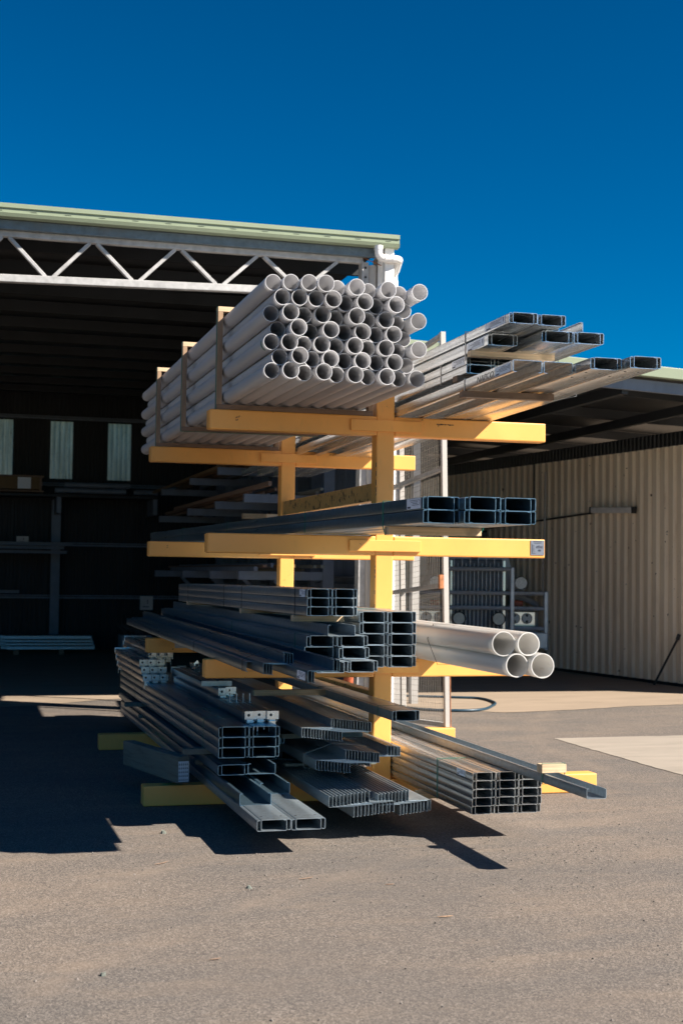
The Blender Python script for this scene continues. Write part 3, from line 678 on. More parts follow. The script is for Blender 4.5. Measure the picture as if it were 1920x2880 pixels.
# ------------------------------------------------------------------ stock
class Stack:
    """a bundle laid across the arms: origin on the plane y=0, small yaw and droop"""
    def __init__(s, x, z, yaw=0.0, pitch=0.0):
        s.M = Matrix.Translation((x, 0, z)) @ Matrix.Rotation(yaw, 4, 'Z') @ Matrix.Rotation(pitch, 4, 'X')
    def put(s, o, lx, y, lz): o.matrix_world = s.M @ Matrix.Translation((lx, y, lz)); return o
cache = {}
def Cmesh(w, h, up, L, lip=0.016, mat='galv_shade', t=0.0026, skew=0.0, rr=0.006):
    key = ('C', w, h, up, round(L, 2), mat, lip, skew)
    if key not in cache:
        p = [(lip, skew), (0, 0), (0, h), (w, h), (w, 0), (w-lip, skew)]
        if not up: p = [(x, h-z) for x, z in p]
        cache[key] = MB().sheet(fillet(p, rr), t, 0, L).mesh('purlin', mat, 35)
    return cache[key]
def Zmesh(w, h, L, flip, mat='galv', lip=0.009, t=0.0018):
    key = ('Z', w, h, round(L, 2), flip, mat)
    if key not in cache:
        p = [(lip, 0.002), (0, 0), (0, h), (w, h), (w, 2*h), (w-lip, 2*h-0.002)]
        if flip: p = [(w-x, z) for x, z in p]
        cache[key] = MB().sheet(fillet(p, 0.0035), t, 0, L).mesh('purlin', mat, 35)
    return cache[key]
def single(st, lx, lz, yf, L, w, h, down, label, group, mat='galv_shade', lip=0.016, jit=0.0, skew=0.0):
    o = link(Cmesh(w, h, down, L, lip, mat, skew=skew), 'steel_purlin'); st.put(o, lx, yf+random.uniform(-jit, jit), lz)
    return tag(o, label, 'purlin', group)
def pair(st, lx, lz, yf, L, w, h, off, where, group, mat='galv_shade', lip=0.016, jit=0.004, skew=0.0):
    j = random.uniform(-jit, jit)
    a = single(st, lx, lz+0.0015, yf+j, L, w, h-0.004, False, 'lower channel, '+where, group, mat, lip, 0, skew)
    b = single(st, lx+off, lz+0.0045, yf+j+random.uniform(-.002, .002), L, w, h-0.004, True, 'upper channel, '+where, group, mat, lip, 0, skew)
    return a, b
def zbundle(st, lx, lz, yf, L, n, w, h, dx, where, group, flip=False, mat='galv', dz=0.0022):
    for k in range(n):
        o = link(Zmesh(w, h, L, flip, mat), 'zed_purlin')
        kk = k if not flip else k
        st.put(o, lx+dx*kk+random.uniform(-.0015, .0015), yf+random.uniform(-.004, .006), lz+(dz*(n-1-kk) if not flip else dz*kk))
        tag(o, '%s Z purlin from the left, %s' % (ORD[k], where), 'purlin', group)
def band(st, x0, z0, x1, z1, y, mat, label, w=0.013, t=0.0012, name='strapping_band', down=0.0):
    b = MB(); x0 -= 0.003; x1 += 0.003; z0 -= 0.003; z1 += 0.003
    b.box(x0-t, -w/2, z0-t, x1+t, w/2, z0); b.box(x0-t, -w/2, z1, x1+t, w/2, z1+t); b.box(x0-t, -w/2, z0, x0, w/2, z1); b.box(x1, -w/2, z0, x1+t, w/2, z1)
    o = b.build(name, mat); st.put(o, 0, y, 0); return tag(o, label, 'strap')
def polyband(st, pts, y, mat, label, w=0.012, t=0.0014):
    b = MB(); P = list(pts)+[pts[0]]
    b.sheet([(p[0], p[1]) for p in P], t, -w/2, w/2); o = b.build('strapping_band', mat); st.put(o, 0, y, 0); return tag(o, label, 'strap')
def paper(parent, axis, x, y0, y1, z0, z1, seed=1, name='paper_label'):
    """small printed label on a steel face; axis 'x' = on the left flange, 'z' = on top web"""
    random.seed(seed); s = 0.0004
    b = MB(); q = MB()
    if axis == 'x':
        b.box(x-s, y0, z0, x-0.0001, y1, z1)
        H, W = z1-z0, y1-y0
        for k in range(4):
            a = random.uniform(.08, .3); c = random.uniform(.55, .95); zz = z0+H*(0.35+0.15*k)
            q.box(x-2*s, y0+W*a, zz, x-s, y0+W*c, zz+H*0.05)
        q.box(x-2*s, y0+W*.72, z0+H*.08, x-s, y0+W*.94, z0+H*.26); q.box(x-2*s, y0+W*.06, z0+H*.3, x-s, y0+W*.09, z0+H*.85)
    else:
        b.box(x, y0, z1+0.0001, z0, y1, z1+s); W = z0-x; H = y1-y0
        for k in range(4): q.box(x+W*(.2+.15*k), y0+H*.15, z1+s, x+W*(.24+.15*k), y0+H*.85, z1+2*s)
    o = b.build(name, 'paper', parent); q.build('label_print', 'ink', o); return o
def batten(name, mat, x0, y0, z0, x1, y1, z1, label, rot=None, group=None):
    b = MB(); cx, cy = (x0+x1)/2, (y0+y1)/2
    b.box(x0-cx, y0-cy, 0, x1-cx, y1-cy, z1-z0, 0.002); o = b.build(name, mat); o.location = (cx, cy, z0)
    if rot: o.rotation_euler = rot
    return tag(o, label, 'timber batten', group)

# --- S12: three by five stack on the base arms, right of the post
st = Stack(-0.228, 0.150, 0, 0); g_ = 'three column purlin stack on the right base arm'
for r_ in range(5):
    for c in range(3):
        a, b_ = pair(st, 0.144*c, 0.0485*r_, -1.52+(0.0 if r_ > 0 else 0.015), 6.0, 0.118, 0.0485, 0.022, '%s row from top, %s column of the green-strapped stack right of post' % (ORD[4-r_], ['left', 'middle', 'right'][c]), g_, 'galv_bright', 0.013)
        if r_ == 4 and c == 0: paper(a, 'x', 0.0-0.002, 0.12, 0.26, 0.006, 0.042, 3)
for i, y in enumerate((-0.92, 0.6, 2.4, 4.1)): band(st, 0, 0, 0.428, 0.243, y, 'strap_green', 'green strap round the three column stack, %s from its front end' % ORD[i], 0.011)
batten('timber_batten', 'pine', -0.25, -0.62, 0.10, 0.24, -0.55, 0.147, 'pale batten under the front of the three column stack')
# S13 single channel with block on top
st = Stack(0.045, 0.397, 0.0, 0.0)
o = single(st, 0, 0, -2.53, 7.0, 0.108, 0.05, False, 'single open channel lying with its trough up on the three column stack', None, 'galv', 0.012)
st.put(o, -0.042, -2.53, 0.0)
o = batten('timber_batten', 'pine', -0.01, -2.00, 0.452, 0.135, -1.93, 0.498, 'short pale timber block strapped on top of the single channel'); 
band(Stack(0, 0), -0.0, 0.395, 0.128, 0.499, -1.985, 'strap_green', 'green strap holding the short block to the single channel', 0.011)

# --- S6 two by five stack at mid level
st = Stack(-0.735, 0.9575, 0, 0); g_ = 'two column purlin stack on the third arms'
for r_ in range(5):
    for c in range(2):
        a, b_ = pair(st, 0.183*c, 0.0685*r_, -0.90, 5.8, 0.158, 0.067, 0.021, '%s row from top, %s column of two by five stack left of post' % (ORD[4-r_], ['left', 'right'][c]), g_, 'galv', 0.015, 0.005, 0.004)
for i, y in enumerate((-0.35, 1.5)): band(st, 0, 0, 0.362, 0.342, y, 'strap_green', 'green strap round the two by five stack, %s one' % ['front', 'rear'][i], 0.011)
# --- S4 small three by two stack on top
st = Stack(-1.075, 1.268, 0, R(-0.25)); g_ = 'two column purlin stack on battens'
for r_ in range(3):
    for c in range(2):
        a, b_ = pair(st, 0.158*c, 0.0545*r_, -0.93, 5.0, 0.133, 0.0545, 0.021, '%s row from top, %s column of the low stack on battens' % (ORD[2-r_], ['left', 'right'][c]), g_, 'galv', 0.013)
        if r_ == 2 and c == 0: paper(a, 'x', -0.002, 0.05, 0.19, 0.003, 0.05, 4)
for i, y in enumerate((-0.62, 1.05, 1.75, 3.5)): band(st, 0, 0, 0.314, 0.164, y, 'strap_dark', 'dark strap round the low stack on battens, %s from the front' % ORD[i], 0.011)
for i, y in enumerate((-0.64, 1.0, 3.45)): batten('timber_batten', 'pine', -1.09, y, 1.228, -0.76, y+0.07, 1.266, 'pale batten under the low stack, %s from the front' % ORD[i], None, 'battens under the low stack')
# --- rows A, B, C
st = Stack(-1.115, 0.9575, 0, 0); g_ = 'mixed purlin rows left of the two by five stack'
for nm, z, items in (('bottom row', 0.0, ((0, -1.33), (0.19, -1.30))), ('middle row', 0.068, ((0.19, -1.12),)), ('top row', 0.136, ((0, -1.09), (0.19, -1.09)))):
    for k, (x, y) in enumerate(items):
        pair(st, x, z, y, 6.0, 0.162, 0.066, 0.022, '%s, %s side, of the loose rows beside the labelled low stack' % (nm, 'left' if x < .1 else 'right'), g_, 'galv', 0.015, 0.005, 0.004)
single(st, 0.0, 0.0695, -1.04, 6.0, 0.176, 0.064, True, 'lone downturned channel at the left of the middle loose row', g_, 'galv')
single(st, 0.105, 0.2055, -1.18, 6.0, 0.165, 0.064, False, 'open channel with trough up lying on the top loose row', g_, 'galv')
band(st, 0, 0, 0.374, 0.203, -0.80, 'strap_green', 'green strap round the loose rows beside the low stack, front one', 0.011)
band(st, 0, 0, 0.374, 0.203, 1.2, 'strap_green', 'green strap round the loose rows beside the low stack, rear one', 0.011)
# --- S8 zed purlins hanging out front left on the third arms
st = Stack(-1.47, 0.957, 0, R(0.5))
zbundle(st, 0.035, 0.004, -1.36, 6.1, 4, 0.12, 0.062, 0.017, 'small bundle at far left of third arm level', 'zed purlins on the left third arms', False, 'galv_shade')
zbundle(st, 0.0, -0.001, -1.05, 5.9, 1, 0.16, 0.060, 0.017, 'the third arm level, alone at the very left edge', 'zed purlins on the left third arms', False, 'galv_shade')
zbundle(st, 0.17, 0.002, -1.86, 6.4, 3, 0.14, 0.062, 0.017, 'drooping bundle with paper label on third arms', 'zed purlins on the left third arms', False, 'galv_shade')
o = bpy.data.objects.get('zed_purlin.005')
if o: paper(o, 'x', -0.0015, 0.06, 0.24, 0.004, 0.05, 6)
for i, y in enumerate((-0.95, 0.8)): polyband(st, [(-0.004, -0.004), (-0.004, 0.064), (0.145, 0.134), (0.30, 0.134), (0.30, 0.064), (0.215, -0.004)] , y, 'strap_dark', 'dark strap over the zed purlins at the left third arms, %s one' % ['front', 'rear'][i], 0.009)

# --- L2 six boxes
st = Stack(-0.955, 1.797, R(1.0), R(0.25)); g_ = 'six box bundle on the second arms'
for r_ in range(2):
    for c in range(3):
        a, b_ = pair(st, 0.191*c, 0.066*r_, -2.58-(0.07 if c else 0), 8.8, 0.163, 0.0655, 0.025, '%s row, %s column of the dark bundle jutting out on the second arms' % (['bottom', 'top'][r_], ['left', 'middle', 'right'][c]), g_, 'galv_shade', 0.017, 0.004)
        if r_ == 1 and c == 0: paper(a, 'x', -0.002, 0.03, 0.24, 0.006, 0.058, 7)
polyband(st, [(-0.003, 0.135), (-0.003, -0.002), (0.012, -0.048), (0.55, -0.048), (0.576, -0.003), (0.576, 0.135)], -1.955, 'strap_green', 'green strap round the dark bundle and its batten, nearest the front end', 0.014)
for i, y in enumerate((-0.35, 2.1, 4.2)): band(st, 0, 0, 0.573, 0.133, y, 'strap_green', 'green strap round the dark bundle on the second arms, %s from its front' % ORD[i+1], 0.014)
o = batten('timber_batten', 'pine', -0.905, -1.99, 1.744, -0.37, -1.92, 1.787, 'pale batten strapped below the dark bundle on the second arms', (0, 0, R(1)))

# --- big PVC pipes, third arms right
g_ = 'large white pipes on the right third arms'
def big_pipe(x, z, y0, y1, label, socket):
    key = ('bp', socket); r = 0.0675
    b = MB(); n = 40
    prof = [(0, r+.003 if socket else r), (0.10, r+.003 if socket else r), (0.12, r), (y1-y0, r)]
    inn = [(y1-y0, r-.006), (0.16, r-.006), (0.13, r-.002) if socket else (0.13, r-.006), (0.0, r-.002 if socket else r-.006)]
    P = prof+inn; vs = []; fs = []
    for yy, rr in P:
        for k in range(n): a = 2*math.pi*k/n; vs.append((rr*math.cos(a), yy, rr*math.sin(a)))
    for i in range(len(P)):
        j = (i+1) % len(P)
        for k in range(n): fs.append((i*n+k, i*n+(k+1) % n, j*n+(k+1) % n, j*n+k))
    b.add(vs, fs); o = b.build('pvc_pipe', 'pvc_big', None, 30); o.location = (x, y0, z); return tag(o, label, 'pipe', g_)
big_pipe(-0.060, 1.0245, -1.76, 4.2, 'lower left of the four large white pipes', False)
big_pipe(0.079, 1.0245, -1.80, 4.3, 'lower right of the four large white pipes', True)
big_pipe(-0.1295, 1.1450, -1.73, 4.2, 'upper left of the four large white pipes', True)
big_pipe(0.0095, 1.1450, -1.76, 4.3, 'upper right of the four large white pipes', False)
polyband(Stack(0, 0), [(-0.13, 0.954), (-0.20, 1.12), (-0.16, 1.214), (0.03, 1.214), (0.145, 1.05), (0.12, 0.954)], -0.62, 'black', 'thin black tie over the four large white pipes', 0.008)

# --- small PVC pipe bundle
FRONT = [(1.24, 1.30, 1.215, 1.30, 1.208, 1.262, 1.181, 1.25, 1.161, 1.213), (1.217, 1.312, 1.20, 1.256, 1.191, 1.243, 1.188, 1.244, 1.154),
    (1.22, 1.254, 1.198, 1.239, 1.189, 1.25, 1.174, 1.225, 1.139, 1.245), (1.149, 1.272, 1.132, 1.258, 1.176, 1.243, 1.171, 1.223, 1.088),
    (1.188, 1.275, 1.188, 1.248, 1.163, 1.28, 1.167, 1.219, 1.118, 1.236), (1.267, 1.284, 1.281, 1.301, 1.195, 1.28, 1.167, 1.264, 1.097),
    (1.238, 1.276, 1.309, 1.316, 1.20, 1.272, 1.18, 1.258, 1.16, 1.253)]
rowsF = [(710, 'MFBFBFBFBF'), (622, 'BFBFBFBFB'), (530, 'MFBFBFBFBF'), (440, 'BFBFBFBFB'), (345, 'MFBFBFBFBF'), (250, 'MMMFBFBFB'), (155, 'MMMFBFBFBF')]
def small_mesh(bell_front):
    r = 0.0482; rb = 0.0500; L = 5.5; n = 28
    P = ([(0, rb), (0.10, rb), (0.125, r), (L, r), (L, r-.0035), (0.13, r-.0035), (0.10, rb-.0035), (0, rb-.0035)] if bell_front else
         [(0, r), (L-0.125, r), (L-0.10, rb), (L, rb), (L, rb-.0035), (L-0.1, rb-.0035), (L-0.13, r-.0035), (0, r-.0035)])
    vs = []; fs = []
    for yy, rr in P:
        for k in range(n): a = 2*math.pi*k/n; vs.append((rr*math.cos(a), yy, rr*math.sin(a)))
    for i in range(len(P)):
        j = (i+1) % len(P)
        for k in range(n): fs.append((i*n+k, i*n+(k+1) % n, j*n+(k+1) % n, j*n+k))
    return MB().add(vs, fs).mesh('pvc_pipe', 'pvc', 25)
sm = {True: small_mesh(True), False: small_mesh(False)}
random.seed(3)
for i, (_, pat) in enumerate(rowsF):
    for j, ch in enumerate(pat):
        x = -1.385+0.0995*j+(0.04975 if i % 2 else 0); z = 2.705+0.0862*i
        o = link(sm[ch == 'F'], 'pvc_pipe'); y0 = -FRONT[i][j]
        o.location = (x+random.uniform(-.001, .001), y0, z+random.uniform(-.001, .001))
        tag(o, 'white pipe in the big framed bundle, %s row from the bottom, %s from the left' % (ORD[i], ORD[j]), 'pipe', 'small white pipes in the framed bundle')
gp = [o for o in COL.objects if o.get('label') == 'white pipe in the big framed bundle, third row from the bottom, first from the left'][0]
b = MB(); b.sheet([(0.0524*math.cos(a), 0.0524*math.sin(a)) for a in [R(168+6*k) for k in range(13)]], 0.0004, 0.045, 0.062); b.build('green_mark', 'strap_green', gp)
for i, y in enumerate((0.01, 1.5, 2.9)):
    t = thing('timber_cradle', 'timber strap frame round the white pipe bundle, %s' % ['nearest the camera', 'middle of three', 'farthest back'][i], 'frame', (-1.479, y, 2.617), 'timber frames round the pipe bundle')
    w_ = 1.02; h_ = 0.622
    b = MB(); b.box(0, 0, 0, w_+0.07, 0.07, 0.033, 0.001); b.build('bottom_batten', 'hardwood', t)
    b = MB(); b.box(0, 0, h_+0.035, w_+0.07, 0.07, h_+0.068, 0.001); b.build('top_batten', 'pine', t)
    b = MB(); b.box(0.0, 0, 0.034, 0.034, 0.07, h_+0.034, 0.001); b.build('side_batten', 'pine_z', t)
    b = MB(); b.box(w_+0.036, 0, 0.034, w_+0.07, 0.07, h_+0.034, 0.001); b.build('side_batten', 'pine_z', t)
    b = MB(); b.box(-0.002, 0.025, -0.0, 0.0, 0.045, h_+0.07); b.box(-0.002, 0.025, -0.002, w_+.07, 0.045, 0.0); b.box(w_+.07, 0.025, 0, w_+.072, 0.045, h_+.07); b.build('strap', 'strap_green', t)

# --- top right steel stack
st = Stack(-0.225, 2.620, 0, R(-0.7)); g_ = 'purlins in the lowest layer on the right top arms'
a = single(st, 0.0, 0, -2.07, 7.4, 0.168, 0.064, True, 'leftmost downturned channel with marker writing on the right top arms', g_, 'galv_bright', 0.02)
nap = a
paper(a, 'x', -0.002, 0.04, 0.26, 0.006, 0.056, 9)
nw = text('NAPCO', 0.052, 'marker', a, (-0.0022, 0.42, 0.012), (R(90), 0, R(-90)), 'marker_writing', 0.3); nw.scale = (1.45, 1, 1)
single(st, 0.182, 0, -2.07, 7.4, 0.168, 0.064, True, 'second downturned channel from the left on the right top arms', g_, 'galv_bright', 0.02)
for c, y in ((0, -2.28), (1, -2.38)):
    pair(st, 0.360+0.182*c, 0, y, 7.6, 0.158, 0.064, 0.022, '%s of the two far-jutting boxes on the right top arms' % ['left', 'right'][c], g_, 'galv_bright', 0.017)
b = MB()
for cx, cy in ((.40, -1.98), (.46, -2.08), (.56, -2.0), (.62, -2.18), (.68, -2.1), (.50, -1.9)):
    b.tube([(cx, cy, -0.0008), (cx, cy, 0.001)], 0.008, 8)
bh = b.build('bolt_holes', 'black', bpy.data.objects['steel_purlin']) if False else None
holes = MB()
for cx, cy in ((.03, .12), (.11, .12), (.03, .30), (.11, .30)): holes.tube([(cx, cy, -0.0022), (cx, cy, -0.0010)], 0.008, 10)
lastpair = [o for o in COL.objects if 'far-jutting' in o.get('label', '') and 'lower channel' in o.get('label', '')]
hm = holes.mesh('bolt_hole', 'black')
for o in lastpair: link(hm, 'bolt_holes', o)
batten('timber_batten', 'hardwood', -0.24, -1.36, 2.593, 0.33, -1.29, 2.631, 'dark batten strapped under the steel on the right top arms', (0, 0, R(-6)))
polyband(st, [(-0.003, 0.068), (-0.003, -0.002), (0.01, -0.043), (0.555, -0.043), (0.725, -0.003), (0.725, 0.068)], -1.325, 'strap_steel', 'steel strap round the lowest layer on the right top arms')
g_ = 'purlins in the second layer on the right top arms'
for r_ in range(2):
    for c in range(2):
        a, b_ = pair(st, 0.02+0.182*c, 0.106+0.054*r_, -1.30, 6.4, 0.158, 0.053, 0.022, '%s row, %s column of the short labelled pack on the right top arms' % (['bottom', 'top'][r_], ['left', 'right'][c]), g_, 'galv_bright', 0.015)
        if c == 0 and r_ == 1: paper(a, 'x', -0.002, 0.03, 0.25, 0.004, 0.05, 12)
batten('timber_batten', 'hardwood', -0.235, -1.22, 2.703, 0.3, -1.14, 2.74, 'dark batten between the lowest layer and the short labelled pack')
batten('timber_batten', 'hardwood', -0.22, 0.9, 2.685, 0.5, 0.97, 2.72, 'dark batten behind, under the short labelled pack')
band(st, 0.02, 0.10, 0.382, 0.215, -0.85, 'strap_steel', 'steel strap round the short labelled pack', 0.012)
z3 = 0.222
batten('timber_batten', 'pine', -0.225, -1.43, 2.828, 0.31, -1.36, 2.862, 'pale batten under the second highest purlin layer')
pairlab = 'of the second highest layer on the right top arms'
st3 = Stack(-0.205, 2.853, 0, R(-0.2))
a, b_ = pair(st3, 0.0, 0, -1.64, 6.6, 0.158, 0.066, 0.022, 'left box '+pairlab, g_, 'galv_bright', 0.017); paper(a, 'x', -0.002, 0.06, 0.33, 0.006, 0.054, 10)
pair(st3, 0.25, 0, -1.84, 6.8, 0.165, 0.066, 0.022, 'middle box '+pairlab, g_, 'galv_bright', 0.017)
pair(st3, 0.441, 0, -1.86, 6.8, 0.162, 0.066, 0.022, 'right box '+pairlab, g_, 'galv_bright', 0.017)
band(st3, 0.0, -0.035, 0.6, 0.067, -1.28, 'strap_steel', 'steel strap round the second highest purlin layer', 0.012)
g_ = 'purlins in the top layer on the right top arms'
st4 = Stack(-0.205, 2.926, 0, R(-0.2))
a, b_ = pair(st4, 0.0, 0, -1.96, 7.0, 0.145, 0.060, 0.022, 'left box of the topmost steel layer', g_, 'galv_bright', 0.016); paper(a, 'x', -0.002, 0.06, 0.36, 0.006, 0.052, 11)
pair(st4, 0.175, 0, -1.95, 7.0, 0.145, 0.060, 0.022, 'right box of the topmost steel layer', g_, 'galv_bright', 0.016)
single(st4, 0.37, 0.0, -1.80, 6.8, 0.15, 0.062, False, 'open channel with trough up at the right of the topmost steel layer', g_, 'galv_bright')
band(st4, 0.0, 0, 0.345, 0.062, -1.28, 'strap_dark', 'dark strap round the topmost steel layer', 0.010)

# --- base level left: S9 block
st = Stack(-1.565, 0.402, 0, 0); g_ = 'two column stack on the left base arms'
for r_ in range(3):
    for c in range(2):
        pair(st, 0.190*c, 0.0625*r_, -0.73, 5.2, 0.163, 0.062, 0.022, '%s row from top, %s column of shaded stack on left base arms' % (ORD[2-r_], ['left', 'right'][c]), g_, 'galv_shade', 0.015)
for i, y in enumerate((-0.2, 0.35, 3.3)): band(st, 0, 0, 0.375, 0.19, y, 'strap_green', 'green strap round the shaded stack on the left base arms, %s from the front' % ORD[i], 0.009)
for i, y in enumerate((-0.25, 2.9)): batten('timber_batten', 'old_timber', -1.70, y, 0.365, -1.19, y+0.07, 0.400, 'grey batten under the shaded three row stack, %s one' % ['front', 'rear'][i], None, 'battens under the shaded stack')
st = Stack(-1.565, 0.298, 0, 0); g_ = 'lower channels on the left base arms'
pair(st, 0.0, 0, -0.73, 5.3, 0.163, 0.062, 0.022, 'the single box under the shaded three row stack', g_, 'galv_shade')
single(st, 0.19, 0, -0.70, 5.3, 0.17, 0.062, False, 'open channel beside the single box under the shaded stack', g_, 'galv_shade')
st = Stack(-1.53, 0.198, 0, 0)
single(st, 0.0, 0, -1.22, 5.9, 0.182, 0.066, False, 'open channel with trough up lying on the lowest left box', g_, 'galv_shade', 0.018)
single(st, 0.197, 0, -0.86, 5.6, 0.182, 0.066, False, 'open channel with trough up lying on the lowest right box', g_, 'galv_shade', 0.018)
for i, y in enumerate((0.02, 2.9)): batten('timber_batten', 'old_timber', -1.58, y, 0.265, -1.12, y+0.07, 0.297, 'grey batten over the open channels of the left base arms, %s one' % ['front', 'rear'][i], None, 'battens over open channels')
st = Stack(-1.53, 0.137, 0, 0)
for c in range(2):
    a, b_ = pair(st, 0.192*c, 0, -1.70, 6.4, 0.163, 0.060, 0.023, '%s of the two lowest boxes jutting out over the asphalt' % ['left', 'right'][c], g_, 'galv', 0.017)
    h2 = MB()
    for cx, cy in ((.02, .10), (.13, .10)): h2.tube([(cx, cy, 0.0565), (cx, cy, 0.0578)], 0.008, 10)
    h2.build('bolt_holes', 'black', b_)
# S15 tube bundle with brackets
st = Stack(-1.36, 0.600, 0, 0); g_ = 'bracketed steel struts on the left base stack'
BX = 0.071
def strut(st, lx, lz, yf, L, label, mat='galv_shade', brk=True):
    b = MB(); b.sheet(fillet([(0.028, 0.05), (0.0, 0.05), (0, 0), (0.062, 0), (0.062, 0.05), (0.034, 0.05)], 0.004), 0.003, 0, L); o = b.build('bridging_strut', mat, None, 35); st.put(o, lx, yf, lz); tag(o, label, 'strut', g_)
    if brk:
        for yy, s in ((0.0, -1), (L, 1)):
            q = MB()
            q.box(-0.005, yy+s*0.001, 0.012, 0.07, yy+s*0.005, 0.062); q.box(0.008, yy+s*0.001, -0.03, 0.05, yy+s*0.005, 0.011)
            q.box(0.008, yy+s*0.005, 0.0, 0.05, yy+s*0.035, 0.003); q.box(0.004, yy+s*.001, -0.065, 0.010, yy+s*0.02, -0.02); q.box(0.046, yy+s*.001, -0.055, 0.052, yy+s*0.02, -0.02)
            e = q.build('end_bracket', 'galv_bright', o)
            h = MB(); h.tube([(0.02, yy+s*0.0052, 0.038), (0.02, yy+s*0.006, 0.038)], 0.009, 10); h.build('bolt_hole', 'black', e)
    return o
for k in range(3): strut(st, BX*k, 0.0, -0.52+0.02*(k == 1), 2.9, 'bracketed strut over the shaded stack, %s from the left' % ORD[k])
for k in range(2): strut(st, 0.03+BX*k, 0.055, 0.55+0.1*k, 2.2, 'upper bracketed strut over the shaded stack, %s one' % ['left', 'right'][k])
for i, y in enumerate((-0.46, 0.35, 0.75)): band(st, 0, -0.002, 0.208, 0.055, y, 'strap_steel', 'pale strap round the bracketed struts, %s from the front' % ORD[i], 0.016)
for k in range(4):
    b = MB(); b.box(0.03+k*.045, 0.15, 0.055, 0.035+k*.045, 0.17, 0.115); b.box(0.02+k*.045, 0.15, 0.053, 0.05+k*.045, 0.17, 0.055)
    o = b.build('upright_bracket', 'galv'); st.put(o, 0, 0, 0); tag(o, 'small upright bracket standing on the front bracketed struts, %s from the left' % ORD[k], 'bracket', 'upright brackets on the struts')
b = MB(); b.box(-0.05, 0, 0, 0.17, 0.05, 0.004); b.box(-0.05, 0, 0.004, 0.17, 0.005, 0.036); b.tube([(0.0, -0.001, 0.027), (0.0, 0.002, 0.027)], 0.01, 10)
o = b.build('angle_bracket', 'galv'); o.location = (-1.36, 0.80, 0.711); tag(o, 'galvanised angle bracket lying across the struts below the yellow arm', 'bracket')
st = Stack(-1.60, 0.600, 0, 0)
for r_ in range(3):
    for k in range(3): strut(st, 0.01+BX*k, 0.055*r_, 2.6+0.12*r_, 1.9, 'rear strut of the sunlit pack behind, %s row, %s from the left' % (['bottom', 'middle', 'top'][r_], ORD[k]), 'galv_bright')
st = Stack(-1.50, 0.765, 0, 0)
for r_ in range(2):
    for k in range(3): strut(st, 0.02+BX*k, 0.055*r_, 3.1-0.1*r_, 1.9, 'sunlit strut high on the rear pack, %s row, %s from the left' % (['lower', 'upper'][r_], ORD[k]), 'galv_bright')
for i, (x, y, z) in enumerate(((-1.42, 3.3, 0.877), (-1.30, 2.75, 0.877))):
    b = MB(); b.box(0, 0, 0, 0.34, 0.05, 0.045); o = b.build('white_block', 'white_paint'); o.location = (x, y, z); tag(o, 'bright white batten on the sunlit strut pack, %s one' % ['rear', 'front'][i], 'batten')
random.seed(21)
t = thing('bracket_heap', 'untidy heap of shiny galvanised brackets between the rack arms', 'brackets', (-1.22, 2.5, 0.62))
for k in range(16):
    q = MB(); q.box(0, 0, 0, .05, .004, .07); q.box(0, .004, 0, .05, .05, .004)
    o = q.build('bracket', 'galv_bright', t); o.location = (random.uniform(0, .5), random.uniform(-.25, .25), random.uniform(0, .12)); o.rotation_euler = (random.uniform(-.4, .4), random.uniform(-1, 1), random.uniform(-1, 1))
for k in range(2):
    st = Stack(-1.17+0.17*k, 0.402, 0, 0)
    pair(st, 0, 0.0, -0.1+0.9*k, 4.6-0.9*k, 0.14, 0.06, 0.02, '%s box on the base arms between shaded stack and zed bundles' % ['left', 'right'][k], 'boxes between the base bundles', 'galv_shade')
    pair(st, 0, 0.062, 0.3+0.9*k, 4.2-0.9*k, 0.14, 0.06, 0.02, 'upper %s box on the base arms between shaded stack and zed bundles' % ['left', 'right'][k], 'boxes between the base bundles', 'galv_shade')
    pair(st, 0, -0.13, 0.1, 4.4, 0.14, 0.06, 0.02, 'lowest %s box on the base arms between shaded stack and zed bundles' % ['left', 'right'][k], 'boxes between the base bundles', 'galv_shade')
# timber sleeper
t = thing('timber_sleeper', 'weathered timber sleeper with printed end tag on the front base beam', 'timber', (-1.785, 0.46, 0.212)); t.rotation_euler = (R(-1.6), 0, R(10))
b = MB(); b.box(-0.043, -0.6, -0.062, 0.043, 0.6, 0.11, 0.006); b.build('sleeper', 'old_timber', t)
b = MB(); b.box(-0.034, -0.6015, -0.052, 0.036, -0.6005, 0.078); tg = b.build('end_tag', 'paper', t)
q = MB()
for r_ in range(5):
    for c in range(5): q.box(-0.031+c*.0135, -0.6028, -0.047+r_*.0245, -0.025+c*.0135, -0.6018, -0.035+r_*.0245); q.box(-0.029+c*.0135, -0.6028, -0.035+r_*.0245, -0.027+c*.0135, -0.6018, -0.027+r_*.0245)
q.build('tag_print', 'hose', tg)

# --- zed clusters at the base, centre
g_ = 'nested zed purlins on the base arms'
zbundle(Stack(-1.045, 0.136), 0, 0, -1.38, 6.3, 12, 0.15, 0.062, 0.0215, 'the lowest left nested bundle above the asphalt', g_, True)
zbundle(Stack(-0.745, 0.136), 0, 0, -1.36, 6.3, 10, 0.135, 0.062, 0.0205, 'the lowest right nested bundle beside the post', g_, True)
st = Stack(0, 0)
pass
for i, y in enumerate((-0.35, 2.6)): batten('timber_batten', 'old_timber', -1.06, y, 0.288, -0.45, y+0.06, 0.306, 'thin grey batten between nested bundles on the base arms, %s one' % ['front', 'rear'][i], None, 'thin battens between nested bundles')
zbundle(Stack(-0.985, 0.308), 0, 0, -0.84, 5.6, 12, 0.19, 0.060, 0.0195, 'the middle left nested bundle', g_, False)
zbundle(Stack(-0.675, 0.322), 0, 0, -0.68, 5.6, 5, 0.20, 0.060, 0.021, 'the middle right nested bundle by the post', g_, False)
polyband(Stack(-0.985, 0.308), [(-0.004, -0.003), (-0.004, 0.085), (0.185, 0.15), (0.412, 0.128), (0.412, 0.06), (0.225, -0.004)], -0.55, 'strap_steel', 'pale steel strap round the middle left nested bundle', 0.013)
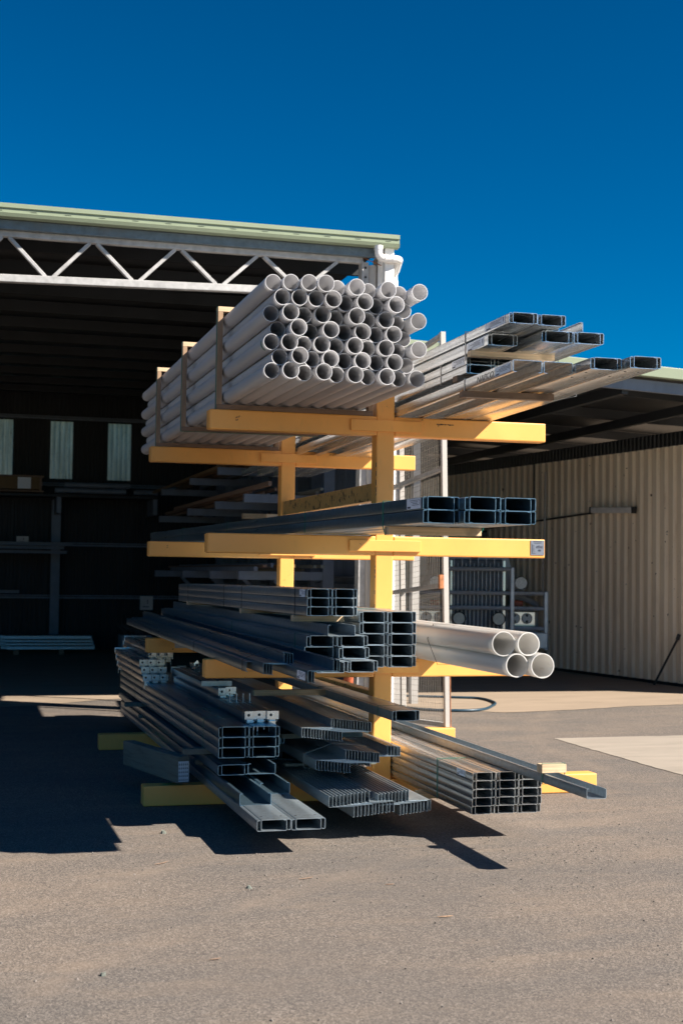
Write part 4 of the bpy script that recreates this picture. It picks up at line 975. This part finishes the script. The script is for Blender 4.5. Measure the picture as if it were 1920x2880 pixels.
zbundle(Stack(-1.03, 0.480), 0, 0, -0.66, 5.4, 15, 0.19, 0.058, 0.0185, 'the upper nested bundle under the long box', g_, False, 'galv')
for i, y in enumerate((-0.2, 2.6)): batten('timber_batten', 'old_timber', -1.05, y, 0.448, -0.50, y+0.06, 0.478, 'grey batten under the upper nested bundle, %s one' % ['front', 'rear'][i], None, 'battens under the upper nested bundle')
batten('timber_batten', 'pine', -1.08, 0.55, 0.66, -0.50, 0.62, 0.70, 'pale knotty batten lying across the upper nested bundle')
st = Stack(-0.555, 0.640)
pair(st, 0, 0, -1.02, 6.3, 0.148, 0.062, 0.022, 'the long box on top of the nested bundles, reaching past the post', 'long boxes over the nested bundles', 'galv', 0.015)
for i, y in enumerate((-0.72, 0.75)): band(st, 0, 0, 0.171, 0.063, y, 'strap_green', 'green strap round the long box over the nested bundles, %s one' % ['front', 'rear'][i], 0.009)

# ------------------------------------------------------------------ grit on the ground
random.seed(99)
b = MB()
def pebble(b, x, y, r):
    vs = []; n = 6
    for k in range(n):
        a = 2*math.pi*k/n+random.uniform(-.2, .2); rr = r*random.uniform(.7, 1.2); vs.append((x+rr*math.cos(a), y+rr*math.sin(a), 0.0005))
    for k in range(n):
        a = 2*math.pi*k/n; rr = r*random.uniform(.35, .7); vs.append((x+rr*math.cos(a), y+rr*math.sin(a), r*random.uniform(.6, 1.1)))
    b.add(vs, [(k, (k+1) % n, n+(k+1) % n, n+k) for k in range(n)]+[tuple(range(n, 2*n))])
for k in range(900):
    d = random.uniform(3.4, 9.5); a = random.uniform(-0.28, 0.34)+0.27
    pebble(b, -3.12+d*math.sin(a), -9+d*math.cos(a), random.choice((.0015, .002, .002, .003, .004, .006)))
for k in range(500): pebble(b, random.gauss(-0.6, 0.9), random.gauss(-1.9, 0.5), random.choice((.002, .003, .004, .006)))
o = b.build('gravel', plain('loose_grit', (0.15, 0.13, 0.115), 0.9, 0, 0.85, 40)); o['kind'] = 'stuff'
tag(o, 'loose grit and small stones scattered over the asphalt', 'gravel')
for i, (x, y, a, L, mt, lb) in enumerate(((-1.40, -2.26, 1.2, .09, 'hardwood', 'dark thin twig on the asphalt in front of the stacks'), (-2.10, -3.58, 1.3, .05, 'hardwood', 'small dark twig lying further forward on the asphalt'),
        (-0.98, -3.14, 1.5, .075, 'pine_z', 'pale splinter of timber on the open asphalt'), (-2.05, -1.75, .9, .10, 'hardwood', 'curled dark twig by the shadow edge at the left'), (-1.03, -2.48, 1.5, .05, 'hardwood', 'short brown twig in the middle of the asphalt'))):
    b = MB(); c = Vector((x, y, .006)); dv = Vector((math.sin(a), math.cos(a), 0))*L/2; sd = Vector((dv.y, -dv.x, 0))*.15
    b.tube([c-dv, c-dv*.3+sd, c+dv*.4+sd, c+dv], [.0015, .003, .0025, .001], 6); tag(b.build('twig', mt), lb, 'twig', 'twigs on the asphalt')
for i, (x, y, r, lb) in enumerate(((-2.55, -3.69, .015, 'grey stone alone on the asphalt at the lower left'), (-1.92, -0.92, .022, 'dark pebble in the sunlit gap of the ground shadow'), (-1.72, -2.4, .016, 'small dark stone left of the middle asphalt'))):
    b = MB(); pebble(b, x, y, r); tag(b.build('stone', 'old_timber'), lb, 'stone', 'stones on the asphalt')
